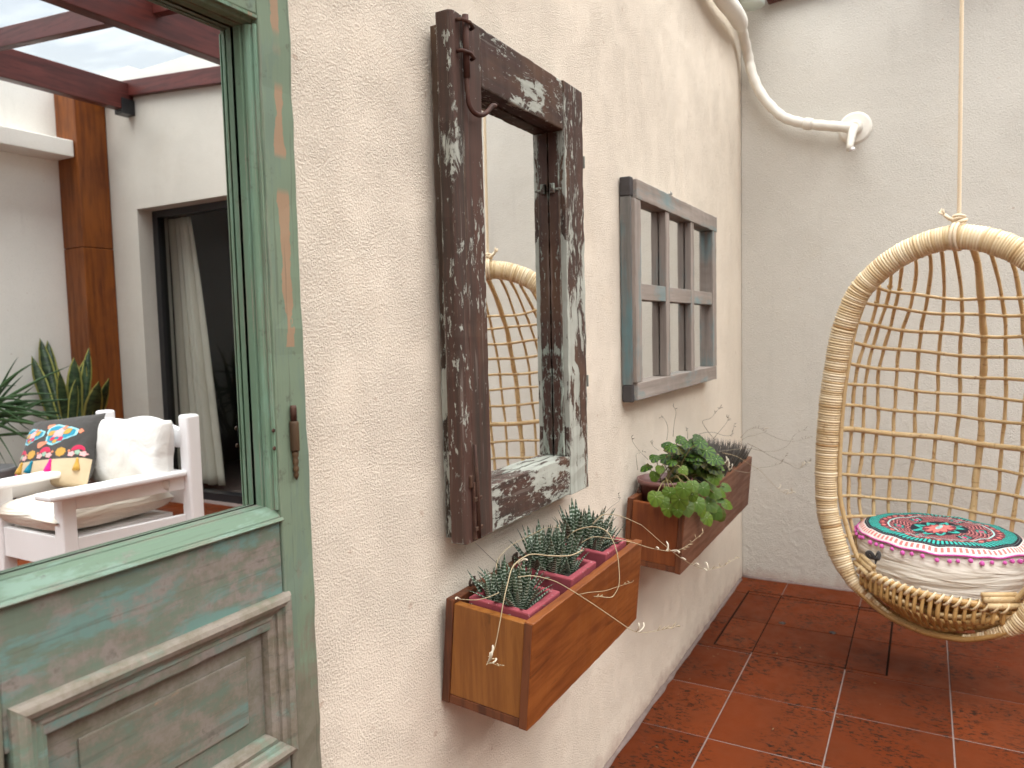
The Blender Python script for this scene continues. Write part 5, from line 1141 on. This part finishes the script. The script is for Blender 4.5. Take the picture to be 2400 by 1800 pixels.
for (a0_, b0_, h0_) in ((-0.020, 0.004, 0.020), (0.016, -0.006, 0.026), (0.006, 0.010, -0.012)):
    lp_ = spline([tie_c, tie_c + KR * (a0_ * 0.6) + Vector((0, 0, h0_ * 0.9)) - KB * 0.006, tie_c + KR * a0_ + Vector((0, 0, h0_ * 0.7)) - KB * 0.010, tie_c + KR * (a0_ * 0.8) + Vector((0, 0, h0_ * 0.1)) + KB * b0_ - KB * 0.008, tie_c], 5)
    tb.tube(lp_, 0.0060, 6, True, True, None, 0.3)
build('tie', tb, 'charcoal', cush)

# ------------------------------------------------------------------ white armchair across the yard
ac = thing('armchair', 'white painted wooden armchair with cream cushions', 'armchair', V((1.9, 3.17, 0)))
def vb(lo, hi): return MB().box(lo, hi).map(V)
WP = 'white_paint'
for y0 in (2.83, 3.44):
    build('back_post', vb((2.15, y0, 0), (2.217, y0 + 0.066, 0.806)), WP, ac, bevel=0.012, seg=3)
for y0 in (2.932, 3.388):
    build('front_leg', vb((1.645, y0, 0), (1.702, y0 + 0.062, 0.5345)), WP, ac, bevel=0.006)
for ya, yb_ in ((2.878, 2.99), (3.345, 3.46)):
    am = MB().add([V(v) for v in ((1.572, ya, 0.535), (2.152, ya - 0.03 if ya < 3 else ya + 0.05, 0.535), (2.152, yb_ - 0.03 if ya < 3 else yb_ + 0.05, 0.535), (1.572, yb_, 0.535), (1.572, ya, 0.562), (2.152, ya - 0.03 if ya < 3 else ya + 0.05, 0.562), (2.152, yb_ - 0.03 if ya < 3 else yb_ + 0.05, 0.562), (1.572, yb_, 0.562))],
             [(0, 3, 2, 1), (4, 5, 6, 7), (0, 1, 5, 4), (1, 2, 6, 5), (2, 3, 7, 6), (3, 0, 4, 7)])
    build('armrest', am, WP, ac, bevel=0.010, seg=3)
for y0, y1, y2, y3 in ((2.940, 2.962, 2.872, 2.894), (3.42, 3.442, 3.46, 3.482)):
    for (z0, z1, nm) in ((0.476, 0.5345, 'arm_rail'), (0.245, 0.362, 'side_rail')):
        build(nm, MB().add([V(v) for v in ((1.7025, y0, z0), (2.1495, y2, z0), (2.1495, y3, z0), (1.7025, y1, z0), (1.7025, y0, z1), (2.1495, y2, z1), (2.1495, y3, z1), (1.7025, y1, z1))], [(0, 3, 2, 1), (4, 5, 6, 7), (0, 1, 5, 4), (1, 2, 6, 5), (2, 3, 7, 6), (3, 0, 4, 7)]), WP, ac, bevel=0.003)
build('front_rail', vb((1.655, 2.9945, 0.245), (1.680, 3.3875, 0.370)), WP, ac, bevel=0.003)
tr_ = [(2.8965 + 0.543 * i / 16, 0.655 + 0.0 * i) for i in range(17)] + [(3.4395 - 0.543 * i / 16, 0.735 + 0.052 * math.sin(math.pi * i / 16) ** 1.4) for i in range(17)]
build('back_rail', MB().prism([(y, z) for y, z in tr_], 'X', 2.170, 2.198).map(V), WP, ac, bevel=0.004)
build('back_rail', vb((2.170, 2.8965, 0.40), (2.198, 3.4395, 0.47)), WP, ac, bevel=0.004)
build('seat_board', vb((1.681, 2.964, 0.345), (2.1495, 3.418, 0.362)), WP, ac)
def pillow(name, c, ax, ay, az, hx, hy, hz, mat, seed=0, pw=0.42, n=26, wr=0.05):
    """soft cushion: ax, ay in-plane axes with half sizes hx, hy, bulging hz along az"""
    c = Vector(c); ax, ay, az = Vector(ax).normalized(), Vector(ay).normalized(), Vector(az).normalized()
    mb = MB(); 
    def S(s, t, side):
        e = max(0, (1 - s * s)) ** pw * max(0, (1 - t * t)) ** pw
        pin = 1 - 0.06 * (1 - abs(s * t)) * (abs(s) ** 6 + abs(t) ** 6) / 1.0
        nz = mnoise.noise((s * 2.1 + seed, t * 2.1, side * 3)) * wr + mnoise.noise((s * 5 + seed, t * 3, side * 5)) * wr * 0.6
        return c + ax * (s * hx * pin) + ay * (t * hy * pin) + az * (side * hz * (e + nz * e))
    for side in (1, -1):
        vs = [S(-1 + 2 * i / n, -1 + 2 * j / n, side) for i in range(n + 1) for j in range(n + 1)]
        mb.add(vs, [(i * (n + 1) + j, i * (n + 1) + j + 1, (i + 1) * (n + 1) + j + 1, (i + 1) * (n + 1) + j) for i in range(n) for j in range(n)], None, True)
    return mb, S
mb, _ = pillow('s', V((1.895, 3.19, 0.432)), (1, 0, 0), (0, 1, 0), (0, 0, 1), 0.262, 0.235, 0.068, 'white_cushion', 1, 0.22, 26, 0.04)
tag(build('seat_cushion', mb, 'canvas'), 'thick cream seat cushion on the white armchair', 'cushion')
mb, _ = pillow('b', V((2.085, 3.155, 0.635)), (0, 1, 0), V((0.10, 0, 1)) - V((0, 0, 0)) , (-1, 0, 0.10), 0.285, 0.155, 0.075, 'white_cushion', 5, 0.30, 30, 0.10)
tag(build('back_cushion', mb, 'white_cushion'), 'rumpled white back cushion leaning on the armchair back', 'cushion')
# embroidered pillow: leans on the back cushion, charcoal above, linen below
q1, q2, q3, q4 = [V(at_x(u, v, x)) for u, v, x in ((76, 984, 2.02), (229, 980, 2.07), (45, 1158, 1.87), (217, 1128, 1.94))]
pc0 = (q1 + q2 + q3 + q4) / 4; px_ = ((q2 + q4) - (q1 + q3)); HX = px_.length / 4 * 1.04; px_.normalize()
py_ = ((q1 + q2) - (q3 + q4)); py_ = py_ - px_ * (py_.dot(px_) * 0.8); HY = py_.length / 4 * 1.03; py_.normalize(); pz_ = px_.cross(py_)
if pz_.x > 0: pz_ = -pz_
HZ = 0.060
pil = thing('throw_pillow', 'charcoal and beige throw pillow with colourful embroidery and tassels', 'pillow', pc0 - py_ * HY)
mb, PS = pillow('p', pc0, px_, py_, pz_, HX, HY, HZ, 'charcoal', 8, 0.36, 30, 0.03)
n = 30
up_ = MB(); lo_ = MB(); cut = -0.30
def grid(S, s0, s1, t0, t1, side, off=0.0, n1=24, n2=20):
    vs = [S(s0 + (s1 - s0) * i / n1, t0 + (t1 - t0) * j / n2, side) + pz_ * off for i in range(n1 + 1) for j in range(n2 + 1)]
    return vs, [(i * (n2 + 1) + j, i * (n2 + 1) + j + 1, (i + 1) * (n2 + 1) + j + 1, (i + 1) * (n2 + 1) + j) for i in range(n1) for j in range(n2)]
vs, fs = grid(PS, -1, 1, cut, 1, 1); up_.add(vs, fs, None, True); vs, fs = grid(PS, -1, 1, -1, 1, -1); up_.add(vs, fs, None, True)
vs, fs = grid(PS, -1, 1, -1, cut, 1); lo_.add(vs, fs, None, True)
build('charcoal_panel', up_, 'charcoal', pil, recalc=False); build('linen_panel', lo_, 'linen', pil, recalc=False)
# s runs with px_ (real +y = towards the mirrors, the viewer's right in the glass)
SG = 1 if (px_.y > 0) else -1
def emb(poly, mat, off=0.0016, name='embroidery'):
    c = (sum(p[0] for p in poly) / len(poly), sum(p[1] for p in poly) / len(poly)); m = len(poly)
    top = [PS(SG * s, t, 1) + pz_ * off for s, t in [c] + list(poly)]; botm = [PS(SG * s, t, 1) - pz_ * 0.001 for s, t in poly]
    fs = [(0, 1 + i, 1 + (i + 1) % m) for i in range(m)] + [(1 + i, 1 + m + i, 1 + m + (i + 1) % m, 1 + (i + 1) % m) for i in range(m)]
    build(name, MB().add(top + botm, fs), mat, pil)
def blob(cx, cy, rx_, ry_, rot=0.0, lob=0, la=0.0, n=20):
    out = []
    for i in range(n):
        a = 2 * math.pi * i / n; r = 1 + la * math.cos(lob * a); x, y = rx_ * r * math.cos(a), ry_ * r * math.sin(a); out.append((cx + x * math.cos(rot) - y * math.sin(rot), cy + x * math.sin(rot) + y * math.cos(rot)))
    return out
for (cx, cy, sc_) in ((-0.62, 0.44, 0.85), (0.18, 0.40, 1.05)):
    tri_ = []
    for i in range(36):
        a = 2 * math.pi * i / 36; r = (0.36 + 0.07 * math.cos(3 * a + 0.6)) * sc_ + 0.015 * math.cos(12 * a); tri_.append((cx + r * math.cos(a + 0.3) * 1.05, cy + r * math.sin(a + 0.3) * 0.72))
    emb(tri_, 'sky_yarn', 0.0014); emb([(cx + (x - cx) * 0.86, cy + (y - cy) * 0.84) for x, y in tri_], 'teal', 0.0022)
    emb(blob(cx, cy + 0.02, 0.15 * sc_, 0.11 * sc_, 0.2, 5, 0.2), 'rose', 0.0032)
    for (dx, dy, r, mt) in ((0.20, 0.05, 0.10, 'mustard'), (-0.20, 0.03, 0.09, 'mustard'), (0.08, -0.15, 0.07, 'crimson'), (-0.13, -0.13, 0.06, 'crimson'), (-0.05, -0.20, 0.06, 'mustard'), (0.10, 0.16, 0.06, 'coral')):
        emb(blob(cx + dx * sc_, cy + dy * sc_, r * sc_, r * 0.75 * sc_, 0.6, 4, 0.12, 14), mt, 0.0034)
emb(blob(-0.22, 0.14, 0.14, 0.08, 0.3, 3, 0.2), 'coral', 0.0018); emb(blob(-0.16, 0.66, 0.10, 0.06, 0.3, 3, 0.2), 'coral', 0.0018); emb(blob(0.70, 0.44, 0.06, 0.06, 0, 4, 0.2), 'coral', 0.0018)
for cx, tp in ((-0.80, 'f'), (-0.46, 'm'), (-0.06, 'f'), (0.36, 'm'), (0.76, 'f')):
    if tp == 'f':
        emb([(cx + 0.15 * math.cos(a), -0.10 + 0.15 * math.sin(a)) for a in [math.pi * i / 10 for i in range(11)]], 'crimson', 0.0018); emb(blob(cx, -0.15, 0.06, 0.06, 0, 5, 0.15), 'sage', 0.0026)
        for dx in (-0.13, 0.13): emb(blob(cx + dx, -0.19, 0.075, 0.065, 0, 5, 0.2), 'rose', 0.0022)
    else: emb(blob(cx, -0.12, 0.12, 0.12, 0, 8, 0.1), 'mustard', 0.0018)
for cx in (-0.63, -0.26, 0.15, 0.56): emb(blob(cx, -0.10, 0.03, 0.03, 0, 3, 0.1, 10), 'coral', 0.0018)
for cx, mt, sw in ((-1.0, 'magenta', -0.10), (-0.70, 'mustard', -0.04), (-0.36, 'teal', -0.16), (0.16, 'magenta', 0.0), (0.80, 'mustard', 0.12)):
    p = PS(SG * cx, cut, 1) + pz_ * 0.004; dwn = (Vector((0, 0, -1)) - py_ * 0.4 + pz_ * 0.30 + px_ * SG * sw * 2).normalized()
    t_ = MB().tube([p, p + dwn * 0.010, p + dwn * 0.014, p + dwn * 0.040, p + dwn * 0.058], [0.003, 0.007, 0.006, 0.014, 0.017], 12); build('tassel', t_, mt, pil)

# ------------------------------------------------------------------ potted plants behind the armchair
snp = thing('snake_plant', 'snake plant with upright yellow edged leaves beside the wooden post', 'plant', V((2.85, 4.9, 0.33)))
tag(build('flower_pot', MB().lathe(V((2.85, 4.95, 0.0)), [(0.13, 0), (0.17, 0.34), (0.18, 0.35), (0.16, 0.35), (0.155, 0.31)], 32), 'greypot', None), 'grey pot holding the snake plant behind the armchair', 'pot')
def sword(base, tip, wd, bend, face):
    base, tip = Vector(base), Vector(tip); n = 12; vs = []; uv = []; face = Vector(face)
    for i in range(n + 1):
        t = i / n; p = base.lerp(tip, t) + bend * (t * (1 - t) * 4)
        ax = (tip - base).normalized(); sd4 = ax.cross(face).normalized(); nn = sd4.cross(ax)
        h = wd * 0.5 * (0.55 + 1.1 * t - 0.4 * t * t) * (1 if t < 0.78 else max(0.02, (1 - (t - 0.78) / 0.22) ** 0.7))
        vs += [p - sd4 * h + nn * h * 0.35, p, p + sd4 * h + nn * h * 0.35, p - nn * 0.003]; uv += [(0.0, t), (0.5, t), (1.0, t), (0.5, t)]
    fs = []
    for i in range(n):
        for k in range(4): fs.append((i * 4 + k, i * 4 + (k + 1) % 4, i * 4 + 4 + (k + 1) % 4, i * 4 + 4 + k))
    return MB().add(vs, fs, uv, True)
z2_ = lambda a, b: (a * 720 / 1991, 700 + b * 600 / 1659)
for (ta, tb_, wd, xx) in ((190, 258, 0.075, 2.95), (262, 270, 0.075, 3.0), (478, 380, 0.085, 2.9), (575, 318, 0.06, 3.02), (548, 392, 0.075, 2.98), (706, 515, 0.06, 2.85), (640, 535, 0.09, 2.80), (205, 370, 0.07, 2.85), (385, 470, 0.06, 2.8), (490, 520, 0.055, 2.85), (330, 430, 0.06, 3.05)):
    tip = V(at_x(*z2_(ta, tb_), xx)); bx = ta * 0.45 + 235
    bs_ = V((2.87 + R.uniform(-0.05, 0.05), 5.02 - (bx - 320) / 900 * 0.55, 0.30)); bend = Vector((0, R.uniform(-0.03, 0.03), 0))
    if tip.y < WC + 0.03: tip.y = WC + 0.03
    build('leaf', sword(bs_, tip, wd, bend, (-0.6, 0.8, 0)), 'snake', snp)
plm = thing('palm_plant', 'feathery dark green potted palm beside the pale wall', 'plant', V((2.45, 5.15, 0.30)))
tag(build('flower_pot', MB().lathe(V((2.45, 5.15, 0.0)), [(0.13, 0), (0.15, 0.34), (0.155, 0.36), (0.14, 0.36), (0.135, 0.32)], 28), 'greypot', None), 'grey pot holding the feathery palm by the pale wall', 'pot')
rq = random.Random(14); pb = V((2.45, 5.15, 0.33))
build('stem', MB().tube([pb, pb + Vector((0.01, 0.01, 0.25)), pb + Vector((0, 0.02, 0.45))], [0.022, 0.018, 0.014], 9), 'stem', plm)
for i in range(64):
    az = i * 2.39996; el = rq.uniform(-0.35, 1.25); L = rq.uniform(0.38, 0.62)
    d = Vector((math.cos(az) * math.cos(el), math.sin(az) * math.cos(el), math.sin(el)))
    b0 = pb + Vector((0, 0.02, rq.uniform(0.22, 0.46))); drop = Vector((0, 0, -0.22 * L * rq.uniform(0.5, 1.4)))
    P_ = [b0 + d * (L * t) + drop * (t * t) for t in [k / 8 for k in range(9)]]
    if min(p.y for p in P_) < WC + 0.01: P_ = [Vector((p.x, max(p.y, WC + 0.012), p.z)) for p in P_]
    build('leaf', MB().tube(P_, [0.004, 0.008, 0.010, 0.010, 0.0095, 0.008, 0.006, 0.004, 0.001], 6, True, True, None, 0.25), 'palm', plm)
